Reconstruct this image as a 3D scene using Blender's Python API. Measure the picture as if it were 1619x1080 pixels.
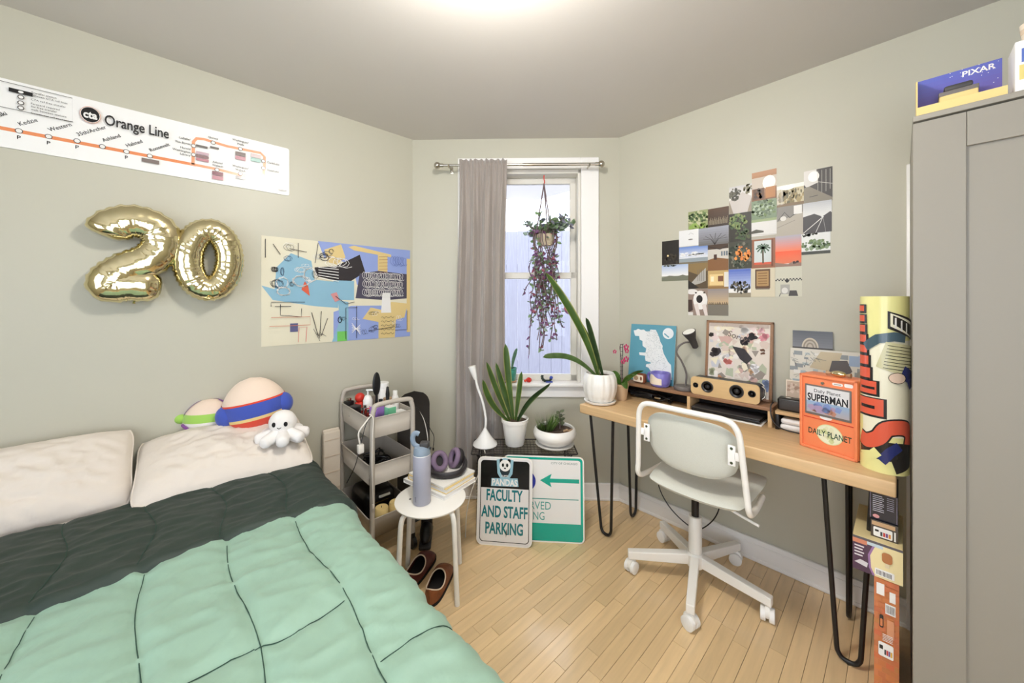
import bpy, bmesh, math, random
from mathutils import Vector, Matrix, noise
from mathutils.geometry import tessellate_polygon
random.seed(7)
for o in list(bpy.data.objects): bpy.data.objects.remove(o, do_unlink=True)
SC = bpy.context.scene
COL = SC.collection
PI = math.pi

# ---------------------------------------------------------------- camera
FPX, CX, CY, EYE = 579.0, 809.5, 475.0, 1.46      # focal length, principal point, eye height
FW = Vector((.6851, .7284)); RT = Vector((.7284, -.6851))
YAW = -math.atan2(.6851, .7284)
cam_d = bpy.data.cameras.new('camera'); cam = bpy.data.objects.new('camera', cam_d); COL.objects.link(cam)
cam.location = (0, 0, EYE); cam.rotation_euler = (PI/2, 0, YAW)
cam_d.sensor_width = 36; cam_d.lens = FPX/1619*36; cam_d.shift_y = -(540-CY)/1619
cam_d.clip_start = .02
SC.camera = cam

# ---------------------------------------------------------------- world, exposure
W = bpy.data.worlds.new('sky'); SC.world = W; W.use_nodes = True
bg = W.node_tree.nodes['Background']
bg.inputs[0].default_value = (.80, .87, 1.0, 1); bg.inputs[1].default_value = 3.2
SC.view_settings.view_transform = 'Standard'; SC.view_settings.look = 'None'
SC.view_settings.gamma = 1; SC.view_settings.use_curve_mapping = False
SC.view_settings.exposure = 0.58
LAMP_W = 42.0

# ---------------------------------------------------------------- geometry of the room
V0, U0, HC = 2.484, 2.41, 2.652                   # left wall y, right wall x, ceiling
CL = Vector((1.325, 2.484)); CR = Vector((2.41, 1.415))   # the two ends of the angled window wall
WD = (CR-CL).normalized(); WN = Vector((-WD.y, WD.x))
if WN.dot(CL) > 0: WN = -WN                       # normal towards the room
WLEN = (CR-CL).length
def C(X, Y, z=0): v = RT*X+FW*Y; return Vector((v.x, v.y, z))
def ray(px, py): v = RT*((px-CX)/FPX)+FW; return Vector((v.x, v.y, (CY-py)/FPX))
EY = Vector((0, 0, EYE))
def onz(px, py, z): d = ray(px, py); return EY+d*((z-EYE)/d.z)
def onx(px, py, x): d = ray(px, py); return EY+d*(x/d.x)
def ony(px, py, y): d = ray(px, py); return EY+d*(y/d.y)
def dep(px, py, Y): return EY+ray(px, py)*Y
def onw(px, py, off=0):                           # -> (along wall, z)
    d = ray(px, py); d2 = Vector((d.x, d.y)); t = (CL+WN*off).dot(WN)/d2.dot(WN)
    p = d2*t; return (p-CL).dot(WD), EYE+d.z*t
def Wp(s, off, z): v = CL+WD*s+WN*off; return Vector((v.x, v.y, z))
WROT = math.atan2(WD.y, WD.x)

# ---------------------------------------------------------------- materials
def S(r, g, b):
    f = lambda c: (c/255/12.92) if c/255 <= .04045 else ((c/255+.055)/1.055)**2.4
    return (f(r), f(g), f(b), 1)
MATS = {}
def mat(name, col, rough=.6, metal=0, noise_s=0, noise_a=.12, bump_s=0, bump=.1, spec=.5, sheen=0, coat=0, emit=0, vcol=False, rnd=0, stretch=None, sss=0):
    m = bpy.data.materials.new(name); m.use_nodes = True; nt = m.node_tree; b = nt.nodes['Principled BSDF']
    L = nt.links.new; N = nt.nodes.new
    b.inputs['Roughness'].default_value = rough; b.inputs['Metallic'].default_value = metal
    b.inputs['Specular IOR Level'].default_value = spec
    b.inputs['Sheen Weight'].default_value = sheen; b.inputs['Coat Weight'].default_value = coat; b.inputs['Coat Roughness'].default_value = .12
    b.inputs['Base Color'].default_value = col
    out = None
    if vcol:
        a = N('ShaderNodeVertexColor'); a.layer_name = 'col'; out = a.outputs[0]
    tc = N('ShaderNodeTexCoord'); mp = N('ShaderNodeMapping'); L(tc.outputs['Object'], mp.inputs[0])
    if stretch: mp.inputs['Scale'].default_value = stretch
    if noise_s or rnd:
        hsv = N('ShaderNodeHueSaturation')
        if out: L(out, hsv.inputs['Color'])
        else: hsv.inputs['Color'].default_value = col
        val = None
        if noise_s:
            n = N('ShaderNodeTexNoise'); n.inputs['Scale'].default_value = noise_s; n.inputs['Detail'].default_value = 5
            L(mp.outputs[0], n.inputs['Vector'])
            r = N('ShaderNodeMapRange'); r.inputs[1].default_value = .25; r.inputs[2].default_value = .75
            r.inputs[3].default_value = 1-noise_a; r.inputs[4].default_value = 1+noise_a
            L(n.outputs[0], r.inputs[0]); val = r.outputs[0]
        if rnd:
            oi = N('ShaderNodeObjectInfo'); r2 = N('ShaderNodeMapRange'); r2.inputs[3].default_value = 1-rnd; r2.inputs[4].default_value = 1+rnd
            L(oi.outputs['Random'], r2.inputs[0])
            if val:
                mu = N('ShaderNodeMath'); mu.operation = 'MULTIPLY'; L(val, mu.inputs[0]); L(r2.outputs[0], mu.inputs[1]); val = mu.outputs[0]
            else: val = r2.outputs[0]
        L(val, hsv.inputs['Value']); out = hsv.outputs[0]
    if out: L(out, b.inputs['Base Color'])
    if bump_s:
        n = N('ShaderNodeTexNoise'); n.inputs['Scale'].default_value = bump_s; n.inputs['Detail'].default_value = 4
        L(mp.outputs[0], n.inputs['Vector'])
        bp = N('ShaderNodeBump'); bp.inputs['Strength'].default_value = bump; bp.inputs['Distance'].default_value = .01
        L(n.outputs[0], bp.inputs['Height']); L(bp.outputs[0], b.inputs['Normal'])
    if emit:
        b.inputs['Emission Color'].default_value = col; b.inputs['Emission Strength'].default_value = emit
    MATS[name] = m; return m
def glass_mat(name, tint=(1, 1, 1, 1)):
    m = bpy.data.materials.new(name); m.use_nodes = True; nt = m.node_tree; nt.nodes.clear()
    o = nt.nodes.new('ShaderNodeOutputMaterial'); t = nt.nodes.new('ShaderNodeBsdfTransparent'); g = nt.nodes.new('ShaderNodeBsdfGlossy')
    t.inputs[0].default_value = tint; g.inputs['Roughness'].default_value = .02
    f = nt.nodes.new('ShaderNodeFresnel'); f.inputs[0].default_value = 1.3; x = nt.nodes.new('ShaderNodeMixShader')
    nt.links.new(f.outputs[0], x.inputs[0]); nt.links.new(t.outputs[0], x.inputs[1]); nt.links.new(g.outputs[0], x.inputs[2]); nt.links.new(x.outputs[0], o.inputs[0])
    MATS[name] = m; return m
mat('wall', S(194, 191, 174), .42, noise_s=1.5, noise_a=.02, bump_s=60, bump=.03)
mat('ceiling', S(214, 209, 203), .8, noise_s=2, noise_a=.015)
mat('trim', S(245, 243, 240), .35)
mat('sash', S(226, 222, 212), .4)
mat('plank', S(226, 196, 150), .28, noise_s=3, noise_a=.09, rnd=.09, stretch=(.8, 14, 14), coat=.5)
mat('subfloor', S(70, 52, 36), .8)
mat('fence', S(158, 158, 172), .85, noise_s=6, noise_a=.12, stretch=(14, 14, .8))
mat('oak', S(216, 182, 136), .45, noise_s=4, noise_a=.10, stretch=(18, 1.2, 18))
mat('walnut', S(150, 112, 82), .5, noise_s=5, noise_a=.12, stretch=(12, 2, 12))
mat('bamboo', S(216, 184, 134), .45, noise_s=5, noise_a=.05, stretch=(2, 14, 14))
mat('black_metal', S(22, 21, 22), .4, spec=.5)
mat('wire', S(34, 30, 31), .45)
mat('white_metal', S(244, 241, 234), .38)
mat('white_plastic', S(244, 243, 240), .4)
mat('black_plastic', S(20, 20, 22), .35)
mat('dark_grey', S(62, 60, 60), .5)
mat('lamp_grey', S(112, 106, 102), .5)
mat('chair_fabric', S(206, 207, 196), .85, noise_s=300, noise_a=.04, bump_s=500, bump=.1, sheen=.2)
mat('chrome', S(190, 184, 172), .18, metal=1)
mat('gold_foil', S(226, 214, 172), .08, metal=1, bump_s=14, bump=.18)
mat('curtain', S(154, 145, 138), .85, noise_s=9, noise_a=.07, stretch=(1, 1, .4), sheen=.5, bump_s=200, bump=.08)
mat('pillow', S(224, 214, 202), .85, bump_s=9, bump=.55, sheen=.1)
mat('sheet', S(240, 237, 233), .85, bump_s=10, bump=.4)
mat('mint', S(142, 174, 154), .62, bump_s=14, bump=.35, sheen=.12, noise_s=4, noise_a=.04)
mat('deep_green', S(36, 51, 43), .6, bump_s=14, bump=.4, sheen=.04, noise_s=5, noise_a=.06)
mat('stitch', S(44, 74, 62), .8)
mat('bed_frame', S(70, 62, 56), .6)
mat('cart', S(186, 178, 166), .42)
mat('cart_mesh', S(128, 121, 112), .5)
mat('wardrobe', S(150, 145, 134), .5)
mat('shade_dark', S(30, 28, 27), .8)  # near-black colour standing in for shade under the desk risers
mat('ceramic', S(243, 240, 234), .28, coat=.3)
mat('basket', S(206, 192, 166), .9, bump_s=80, bump=.4)
mat('terracotta', S(205, 175, 140), .8)
mat('teal_glaze', S(70, 160, 140), .25, coat=.4)
mat('soil', S(84, 68, 56), 1, noise_s=60, noise_a=.4, bump_s=80, bump=.8)
mat('orange_plastic', S(240, 138, 92), .38)
mat('bottle_body', S(172, 172, 186), .42)
mat('bottle_lid', S(136, 152, 168), .45)
mat('shoe', S(128, 70, 34), .5, noise_s=30, noise_a=.2, bump_s=60, bump=.2)
mat('shoe_dark', S(88, 34, 26), .5, noise_s=30, noise_a=.15)
mat('shoe_in', S(22, 18, 18), .95)
mat('shoe_trim', S(220, 200, 176), .8)
mat('plush_beige', S(238, 216, 196), .9, bump_s=150, bump=.1, sheen=.3)
mat('plush_white', S(238, 234, 230), .9, bump_s=150, bump=.1, sheen=.3)
mat('plush_blue', S(62, 84, 176), .9, bump_s=150, bump=.1, sheen=.3)
mat('plush_red', S(222, 72, 48), .9, bump_s=150, bump=.1, sheen=.3)
mat('plush_green', S(160, 206, 92), .9, sheen=.3)
mat('plush_purple', S(132, 72, 150), .9, sheen=.3)
mat('plush_black', S(20, 18, 20), .9)
mat('plush_yellow', S(232, 206, 140), .9)
mat('mug', S(128, 120, 200), .3, coat=.3)
mat('cup_cream', S(240, 226, 206), .35)
mat('cream_pad', S(226, 214, 196), .9, bump_s=30, bump=.3)
mat('brown_radio', S(132, 74, 44), .45)
mat('headphone', S(40, 36, 38), .5)
mat('ear_pad', S(128, 108, 132), .7)
mat('skate', S(46, 42, 38), .8)
mat('red_plastic', S(206, 50, 36), .4)
mat('purple_box', S(150, 110, 190), .5)
mat('mint_box', S(130, 220, 170), .5)
mat('tan_jar', S(176, 144, 110), .4)
mat('print', (1, 1, 1, 1), .55, vcol=True)
mat('gloss', (1, 1, 1, 1), .22, vcol=True, coat=.2)
mat('photo', (1, 1, 1, 1), .42, vcol=True)
mat('leaf', (1, 1, 1, 1), .4, vcol=True, spec=.4)
mat('petal', S(206, 50, 110), .5)
mat('cord_white', S(226, 220, 210), .5)
mat('stem', S(112, 92, 92), .6)
mat('rope', S(150, 136, 120), .9)
def leaf_mat(name):
    m = MATS[name]; nt = m.node_tree; b = nt.nodes['Principled BSDF']; o = nt.nodes['Material Output']; v = [n for n in nt.nodes if n.type == 'VERTEX_COLOR'][0]
    t = nt.nodes.new('ShaderNodeBsdfTranslucent'); x = nt.nodes.new('ShaderNodeMixShader'); x.inputs[0].default_value = .35
    nt.links.new(v.outputs[0], t.inputs[0]); nt.links.new(b.outputs[0], x.inputs[1]); nt.links.new(t.outputs[0], x.inputs[2]); nt.links.new(x.outputs[0], o.inputs[0])
leaf_mat('leaf'); glass_mat('glass'); glass_mat('clear_plastic', (.93, .95, .96, 1))
mat('lamp_glass', (1, .93, .82, 1), .4, emit=10)
mat('bulb_white', S(246, 244, 238), .5)

# ---------------------------------------------------------------- mesh helpers
def cat(pts, n=6, closed=False):                 # Catmull-Rom through points
    P = [Vector(p) for p in pts]; m = len(P); out = []
    rng = range(m if closed else m-1)
    for i in rng:
        g = (lambda k: P[k % m]) if closed else (lambda k: P[min(max(k, 0), m-1)])
        a, b, c, d = g(i-1), g(i), g(i+1), g(i+2)
        for j in range(n):
            t = j/n
            out.append(.5*((2*b)+(c-a)*t+(2*a-5*b+4*c-d)*t*t+(3*b-a-3*c+d)*t*t*t))
    if not closed: out.append(P[-1])
    return out
class MB:
    def __init__(s): s.v = []; s.f = []; s.c = None
    def add(s, vs, fs, M=None, col=None):
        k = len(s.v); s.v += [tuple(M @ Vector(p)) if M else tuple(p) for p in vs]; s.f += [tuple(i+k for i in f) for f in fs]
        if s.c is not None or col is not None:
            if s.c is None: s.c = []
            s.c += [(1, 1, 1, 1)]*(k-len(s.c))
            s.c += list(col) if isinstance(col, list) else [col or (1, 1, 1, 1)]*len(vs)
        return s
    def box(s, c, d, bev=0, seg=2, M=None, rz=0, col=None):
        bm = bmesh.new(); bmesh.ops.create_cube(bm, size=1)
        for v in bm.verts: v.co = Vector((v.co.x*d[0], v.co.y*d[1], v.co.z*d[2]))
        if bev: bmesh.ops.bevel(bm, geom=bm.edges[:], offset=min(bev, min(d)*.49), segments=seg, profile=.5, affect='EDGES')
        T = Matrix.Translation(c) @ Matrix.Rotation(rz, 4, 'Z')
        if M: T = M @ T
        bm.verts.index_update(); s.add([v.co for v in bm.verts], [[v.index for v in f.verts] for f in bm.faces], T, col); bm.free(); return s
    def tube(s, pts, r, n=8, closed=False, flat=1.0, col=None):
        P = [Vector(p) for p in pts]; m = len(P); R = r if isinstance(r, (list, tuple)) else [r]*m
        tan = []
        for i in range(m):
            a = P[(i-1) % m] if (closed or i) else P[i]; b = P[(i+1) % m] if (closed or i < m-1) else P[i]
            t = (b-a); tan.append(t.normalized() if t.length > 1e-9 else Vector((0, 0, 1)))
        up = Vector((0, 0, 1)) if abs(tan[0].z) < .9 else Vector((1, 0, 0))
        nrm = (up-tan[0]*up.dot(tan[0])).normalized(); vs = []
        for i in range(m):
            nrm = nrm-tan[i]*nrm.dot(tan[i]); nrm = nrm.normalized() if nrm.length > 1e-9 else tan[i].orthogonal().normalized()
            bi = tan[i].cross(nrm)
            for j in range(n):
                a = 2*PI*j/n; vs.append(P[i]+(nrm*math.cos(a)*flat+bi*math.sin(a))*R[i])
        fs = []
        for i in range(m if closed else m-1):
            k = (i+1) % m
            for j in range(n): fs.append((i*n+j, i*n+(j+1) % n, k*n+(j+1) % n, k*n+j))
        if not closed: fs += [tuple(range(n-1, -1, -1)), tuple((m-1)*n+j for j in range(n))]
        return s.add(vs, fs, None, col)
    def cyl(s, a, b, r0, r1=None, n=16): return s.tube([a, b], [r0, r0 if r1 is None else r1], n)
    def lathe(s, prof, n=28, c=(0, 0, 0), rib=0, ribn=0, M=None, sx=1, sy=1):
        vs = []; fs = []
        for r, z in prof:
            for j in range(n):
                a = 2*PI*j/n; q = r*(1+rib*abs(math.sin(a*ribn/2))) if rib else r
                vs.append(Vector(c)+Vector((q*math.cos(a)*sx, q*math.sin(a)*sy, z)))
        for i in range(len(prof)-1):
            for j in range(n): fs.append((i*n+j, i*n+(j+1) % n, (i+1)*n+(j+1) % n, (i+1)*n+j))
        if prof[0][0] > 1e-6: fs.append(tuple(range(n-1, -1, -1)))
        if prof[-1][0] > 1e-6: fs.append(tuple((len(prof)-1)*n+j for j in range(n)))
        return s.add(vs, fs, M)
    def sph(s, c, r, nu=20, nv=12, M=None, fn=None):
        rx, ry, rz = r if isinstance(r, (list, tuple)) else (r, r, r); vs = []; fs = []
        for i in range(nv+1):
            p = PI*i/nv-PI/2
            for j in range(nu):
                a = 2*PI*j/nu; d = Vector((math.cos(a)*math.cos(p), math.sin(a)*math.cos(p), math.sin(p)))
                if fn: d = fn(d)
                vs.append(Vector((d.x*rx, d.y*ry, d.z*rz)))
        for i in range(nv):
            for j in range(nu): fs.append((i*nu+j, i*nu+(j+1) % nu, (i+1)*nu+(j+1) % nu, (i+1)*nu+j))
        T = Matrix.Translation(c)
        return s.add(vs, fs, T @ M if M else T)
    def grid(s, nu, nv, fn, skip=None, col=None):
        vs = [fn(i/(nu-1), j/(nv-1)) for j in range(nv) for i in range(nu)]
        fs = [(j*nu+i, j*nu+i+1, (j+1)*nu+i+1, (j+1)*nu+i) for j in range(nv-1) for i in range(nu-1) if not (skip and skip(i/(nu-1), j/(nv-1)))]
        cs = [col(i/(nu-1), j/(nv-1)) for j in range(nv) for i in range(nu)] if col else None
        return s.add(vs, fs, None, cs)
    def prism(s, pts, h0, h1, M=None):               # polygon in xy extruded in z
        n = len(pts); vs = [(x, y, h0) for x, y in pts]+[(x, y, h1) for x, y in pts]
        tr = tessellate_polygon([[Vector((x, y, 0)) for x, y in pts]])
        fs = [(a+n, b+n, c+n) for a, b, c in tr]+[(c, b, a) for a, b, c in tr]+[(i, (i+1) % n, n+(i+1) % n, n+i) for i in range(n)]
        return s.add(vs, fs, M)
    def build(s, name, m, parent=None, smooth=40, loc=None):
        me = bpy.data.meshes.new(name); me.from_pydata(s.v, [], s.f); me.validate(); me.update()
        bm = bmesh.new(); bm.from_mesh(me); bmesh.ops.recalc_face_normals(bm, faces=bm.faces); bm.to_mesh(me); bm.free()
        if s.c is not None:
            at = me.color_attributes.new('col', 'FLOAT_COLOR', 'POINT'); at.data.foreach_set('color', [x for c in s.c for x in c])
        if smooth:
            me.polygons.foreach_set('use_smooth', [True]*len(me.polygons)); me.set_sharp_from_angle(angle=math.radians(smooth))
        me.materials.append(MATS[m])
        o = bpy.data.objects.new(name, me); COL.objects.link(o)
        if parent: o.parent = parent
        if loc is not None: o.location = loc
        return o
def tag(o, label, category, group=None):
    o['label'] = label; o['category'] = category
    if group: o['group'] = group
    return o
def thing(name, label, category, loc=(0, 0, 0), rz=0, group=None):
    o = bpy.data.objects.new(name, None); COL.objects.link(o); o.empty_display_size = .05
    o.location = loc; o.rotation_euler = (0, 0, rz); return tag(o, label, category, group)
def struct(o): o['kind'] = 'structure'; return o
def share(o, parent, loc=None, rz=None):             # another piece with the same mesh
    c = o.copy(); COL.objects.link(c); c.parent = parent
    if loc is not None: c.location = loc
    if rz is not None: c.rotation_euler = (0, 0, rz)
    return c

# ---------------------------------------------------------------- flat print
_txt = {}
def glyphs(s, bold):
    if (s, bold) not in _txt:
        cu = bpy.data.curves.new('t', 'FONT'); cu.body = s; cu.offset = bold; cu.resolution_u = 3
        ob = bpy.data.objects.new('t', cu); COL.objects.link(ob); dg = bpy.context.evaluated_depsgraph_get()
        me = bpy.data.meshes.new_from_object(ob.evaluated_get(dg))
        vs = [(v.co.x, v.co.y) for v in me.vertices]; fs = [tuple(p.vertices) for p in me.polygons]
        x0 = min(v[0] for v in vs); x1 = max(v[0] for v in vs)
        _txt[(s, bold)] = ([((x-x0)/.69, y/.69) for x, y in vs], fs, (x1-x0)/.69)
        bpy.data.objects.remove(ob); bpy.data.curves.remove(cu); bpy.data.meshes.remove(me)
    return _txt[(s, bold)]
class Pr:
    STEP = .00012
    def __init__(s): s.v = []; s.f = []; s.c = []; s.l = 0
    def _a(s, vs, fs, col, new=True):
        if new: s.l += 1
        k = len(s.v); s.v += [(x, y, s.l*s.STEP) for x, y in vs]; s.f += [tuple(i+k for i in f) for f in fs]; s.c += [col]*len(vs)
    def poly(s, pts, col, new=True):
        s._a(pts, [tuple(t) for t in tessellate_polygon([[Vector((x, y, 0)) for x, y in pts]])], col, new)
    def rect(s, x0, y0, x1, y1, col, new=True): s._a([(x0, y0), (x1, y0), (x1, y1), (x0, y1)], [(0, 1, 2, 3)], col, new)
    def ell(s, cx, cy, rx, ry, col, n=18, new=True, a0=0, a1=2*PI):
        s._a([(cx, cy)]+[(cx+rx*math.cos(a0+(a1-a0)*i/n), cy+ry*math.sin(a0+(a1-a0)*i/n)) for i in range(n+1)], [(0, i+1, i+2) for i in range(n)], col, new)
    def line(s, pts, w, col, new=True, closed=False):
        P = [Vector(p) for p in pts]
        if closed: P.append(P[0])
        vs = []; fs = []
        for i in range(len(P)):
            a = P[max(i-1, 0)]; b = P[min(i+1, len(P)-1)]; t = (b-a)
            if t.length < 1e-9: t = Vector((1, 0))
            n = Vector((-t.y, t.x)).normalized()*w/2; vs += [tuple(P[i]+n), tuple(P[i]-n)]
            if i: fs.append((2*i-2, 2*i-1, 2*i+1, 2*i))
        s._a(vs, fs, col, new)
    def rrect(s, x0, y0, x1, y1, r, col): s.poly(rr(x0, y0, x1, y1, r), col)
    def text(s, t, x, y, h, col, w=None, al='L', rot=0, bold=.0):
        vs, fs, tw = glyphs(t, bold); sx = h if w is None else w/tw; W_ = tw*sx
        ox = {'L': 0, 'C': -W_/2, 'R': -W_}[al]; c, sn = math.cos(rot), math.sin(rot)
        s._a([(x+(ox+a*sx)*c-b*h*sn, y+(ox+a*sx)*sn+b*h*c) for a, b in vs], fs, col)
    def blobs(s, cx, cy, rx, ry, n, size, cols, seed=0, asp=1):
        R = random.Random(seed)
        for k in range(n):
            a = R.random()*2*PI; q = math.sqrt(R.random()); x = cx+rx*q*math.cos(a); y = cy+ry*q*math.sin(a); z = size*(.5+R.random())
            s._a([(x+z*math.cos(b)*(.7+.5*R.random()), y+z*asp*math.sin(b)*(.7+.5*R.random())) for b in [i*PI/3+R.random()*.5 for i in range(6)]], [tuple(range(6))], R.choice(cols), k % 12 == 0)
    def grad(s, x0, y0, x1, y1, ca, cb, n=8):
        for i in range(n):
            t = i/(n-1); s.rect(x0, y0+(y1-y0)*i/n, x1, y0+(y1-y0)*(i+1)/n, tuple(ca[k]*(1-t)+cb[k]*t for k in range(4)), i == 0)
    def refine(s, mx):                                # split until no triangle is wider than mx
        out = []; todo = [t for f in s.f for t in ((f[0], f[i], f[i+1]) for i in range(1, len(f)-1))]
        while todo:
            t = todo.pop(); xs = [s.v[i][0] for i in t]
            if max(xs)-min(xs) <= mx: out.append(t); continue
            e = max(((abs(s.v[t[i]][0]-s.v[t[(i+1) % 3]][0]), i) for i in range(3)))[1]; a, b, c = t[e], t[(e+1) % 3], t[(e+2) % 3]
            A, B = s.v[a], s.v[b]; s.v.append(tuple((A[k]+B[k])/2 for k in range(3))); s.c.append(s.c[a]); n = len(s.v)-1
            todo += [(a, n, c), (n, b, c)]
        s.f = out; return s
    def build(s, name, m, parent, f, clip=None):
        vs = [(min(max(x, clip[0]), clip[2]), min(max(y, clip[1]), clip[3]), z) for x, y, z in s.v] if clip else s.v
        mb = MB(); mb.v = [tuple(f(*p)) for p in vs]; mb.f = s.f; mb.c = s.c
        me = bpy.data.meshes.new(name); me.from_pydata(mb.v, [], mb.f); me.update()
        at = me.color_attributes.new('col', 'FLOAT_COLOR', 'POINT'); at.data.foreach_set('color', [x for c in s.c for x in c])
        me.materials.append(MATS[m]); o = bpy.data.objects.new(name, me); COL.objects.link(o)
        if parent: o.parent = parent
        return o
def rr(x0, y0, x1, y1, r, n=5):
    out = []
    for cx, cy, a in ((x1-r, y1-r, 0), (x0+r, y1-r, PI/2), (x0+r, y0+r, PI), (x1-r, y0+r, 1.5*PI)):
        out += [(cx+r*math.cos(a+PI/2*i/n), cy+r*math.sin(a+PI/2*i/n)) for i in range(n+1)]
    return out
WHITE = S(240, 238, 234); BLACK = S(24, 22, 24)

# ================================================================= the room
def wallbox(name, x0, x1, y0, y1, z0, z1, m): return struct(MB().box(((x0+x1)/2, (y0+y1)/2, (z0+z1)/2), (x1-x0, y1-y0, z1-z0)).build(name, m, smooth=0))
XB, YB = -1.75, -1.55
floor = struct(MB().box(((XB+3)/2, (YB+3)/2, -.06), (3-XB, 3-YB, .08)).build('floor', 'subfloor', smooth=0))
wallbox('ceiling', XB-.1, 3.2, YB-.1, 3.2, HC, HC+.1, 'ceiling')
wallbox('wall_left', XB-.1, CL.x+.06, V0, V0+.1, 0, HC, 'wall')
wallbox('wall_right', U0, U0+.1, YB-.1, CR.y+.06, 0, HC, 'wall')
# the two walls behind the camera, each with an unseen opening added for fill daylight
mb = MB()
for a, b, c, d in ((YB-.1, -1.3, 0, HC), (1.1, V0+.1, 0, HC), (-1.3, 1.1, 0, .65), (-1.3, 1.1, 2.35, HC)): mb.box((XB-.05, (a+b)/2, (c+d)/2), (.1, b-a, d-c))
struct(mb.build('wall_back', 'wall', smooth=0))
mb = MB()
for a, b, c, d in ((XB-.1, -1.1, 0, HC), (.4, U0+.1, 0, HC), (-1.1, .4, 0, .75), (-1.1, .4, 2.25, HC)): mb.box(((a+b)/2, YB-.05, (c+d)/2), (b-a, .1, d-c))
struct(mb.build('wall_front', 'wall', smooth=0))
mb = MB()
for z in (.65, 1.5, 2.35): mb.box((XB-.05, -.1, z), (.06, 2.4, .05))
for y in (-1.3, -.1, 1.1): mb.box((XB-.05, y, 1.5), (.06, .05, 1.7))
struct(mb.build('fill_window_2', 'sash', smooth=0))  # unseen window, added so sky light fills towards the right wall
mb = MB()
for z in (.75, 1.5, 2.25): mb.box((-.35, YB-.05, z), (1.5, .06, .05))
for x in (-1.1, -.35, .4): mb.box((x, YB-.05, 1.5), (.05, .06, 1.5))
struct(mb.build('fill_window_3', 'sash', smooth=0))  # second unseen window, added as daylight fill towards the left wall
# floor planks: narrow strips running along x
PW = .0585
proto = MB().box((0, 0, 0), (1, 1, 1)).v
pm = MB().box((0, 0, 0), (1, PW-.0012, .02), .0008, 1).build('plank', 'plank', smooth=0)
planks = []
R = random.Random(3); y = YB
while y < 2.6:
    x = XB-R.random()*.8
    while x < U0:
        l = R.choice((.32, .45, .55, .7, .85, 1.1)); a, b = max(x, XB), min(x+l, U0)
        lim = U0 if y < CR.y else U0-(y-CR.y)*.99
        b = min(b, lim+.05)
        if b-a > .03: planks.append(((a+b)/2, y+PW/2, b-a-.0012))
        x += l
    y += PW
def seen(p):
    X = RT.dot(Vector(p[:2])); Y = FW.dot(Vector(p[:2]))
    if Y < .6: return False
    px = CX+FPX*X/Y; py = CY+FPX*EYE/Y
    return 540 < px < 1500 and py < 1150 and p[0]+p[2]/2 > .5
vis = sorted([p for p in planks if seen(p)], key=lambda p: p[0]**2+p[1]**2)
near = set(vis[:300]); rest = MB()
for i, p in enumerate(planks):
    z = -.01
    if p in near:
        o = pm if not pm.parent else share(pm, floor)
        o.parent = floor; o.location = (p[0], p[1], z+random.uniform(-.0003, .0003)); o.scale = (p[2], 1, 1)
    else: rest.box((p[0], p[1], z), (p[2], PW-.0012, .02))
ro = rest.build('plank_field', 'plank', floor, 0); ro['kind'] = 'stuff'
# angled window wall with an opening
s0, zt = onw(752, 269); s1, _ = onw(918, 269); _, zb = onw(850, 604)
OW0, OW1, OZ0, OZ1 = s0, s1, zb, zt
mb = MB()
Mw = Matrix.Translation((CL.x, CL.y, 0)) @ Matrix.Rotation(WROT, 4, 'Z')      # local x along wall, y: +outwards
if (Mw.to_3x3() @ Vector((0, 1, 0))).xy.dot(WN) > 0: SGN = -1
else: SGN = 1
def wb(mb, x0, x1, y0, y1, z0, z1, bev=0): mb.box(((x0+x1)/2, SGN*(y0+y1)/2, (z0+z1)/2), (x1-x0, y1-y0, z1-z0), bev, 1, M=Mw); return mb
for a in ((-.05, OW0, 0, HC), (OW1, WLEN+.05, 0, HC), (OW0, OW1, 0, OZ0-.02), (OW0, OW1, OZ1, HC)): wb(mb, a[0], a[1], 0, .16, a[2], a[3])
struct(mb.build('wall_window', 'wall', smooth=0))
# baseboards
bh = .125
def baseboard(name, mb): return struct(mb.build(name, 'trim', smooth=30))
mb = MB(); mb.box((U0-.009, (CR.y+YB)/2, bh/2), (.018, CR.y-YB, bh), .004); mb.box((U0-.016, (CR.y+YB)/2, .011), (.014, CR.y-YB, .022), .006); mb.box((U0-.012, (CR.y+YB)/2, bh-.03), (.02, CR.y-YB, .01), .004); baseboard('baseboard_right', mb)
mb = MB(); wb(mb, 0, WLEN, -.018, 0, 0, bh, .004); wb(mb, 0, WLEN, -.023, -.01, 0, .022, .005); baseboard('baseboard_window', mb)
mb = MB(); mb.box(((XB+CL.x)/2, V0-.009, bh/2), (CL.x-XB, .018, bh), .004); baseboard('baseboard_left', mb)
# white casing of a doorway half hidden behind the wardrobe
q = onx(1433, 262, U0); mb = MB(); mb.box((U0-.012, q.y-.055, q.z/2), (.024, .11, q.z), .004); mb.box((U0-.012, q.y-.45, q.z-.045), (.024, .70, .09), .004)
struct(mb.build('trim_1', 'trim', smooth=30))
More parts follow.
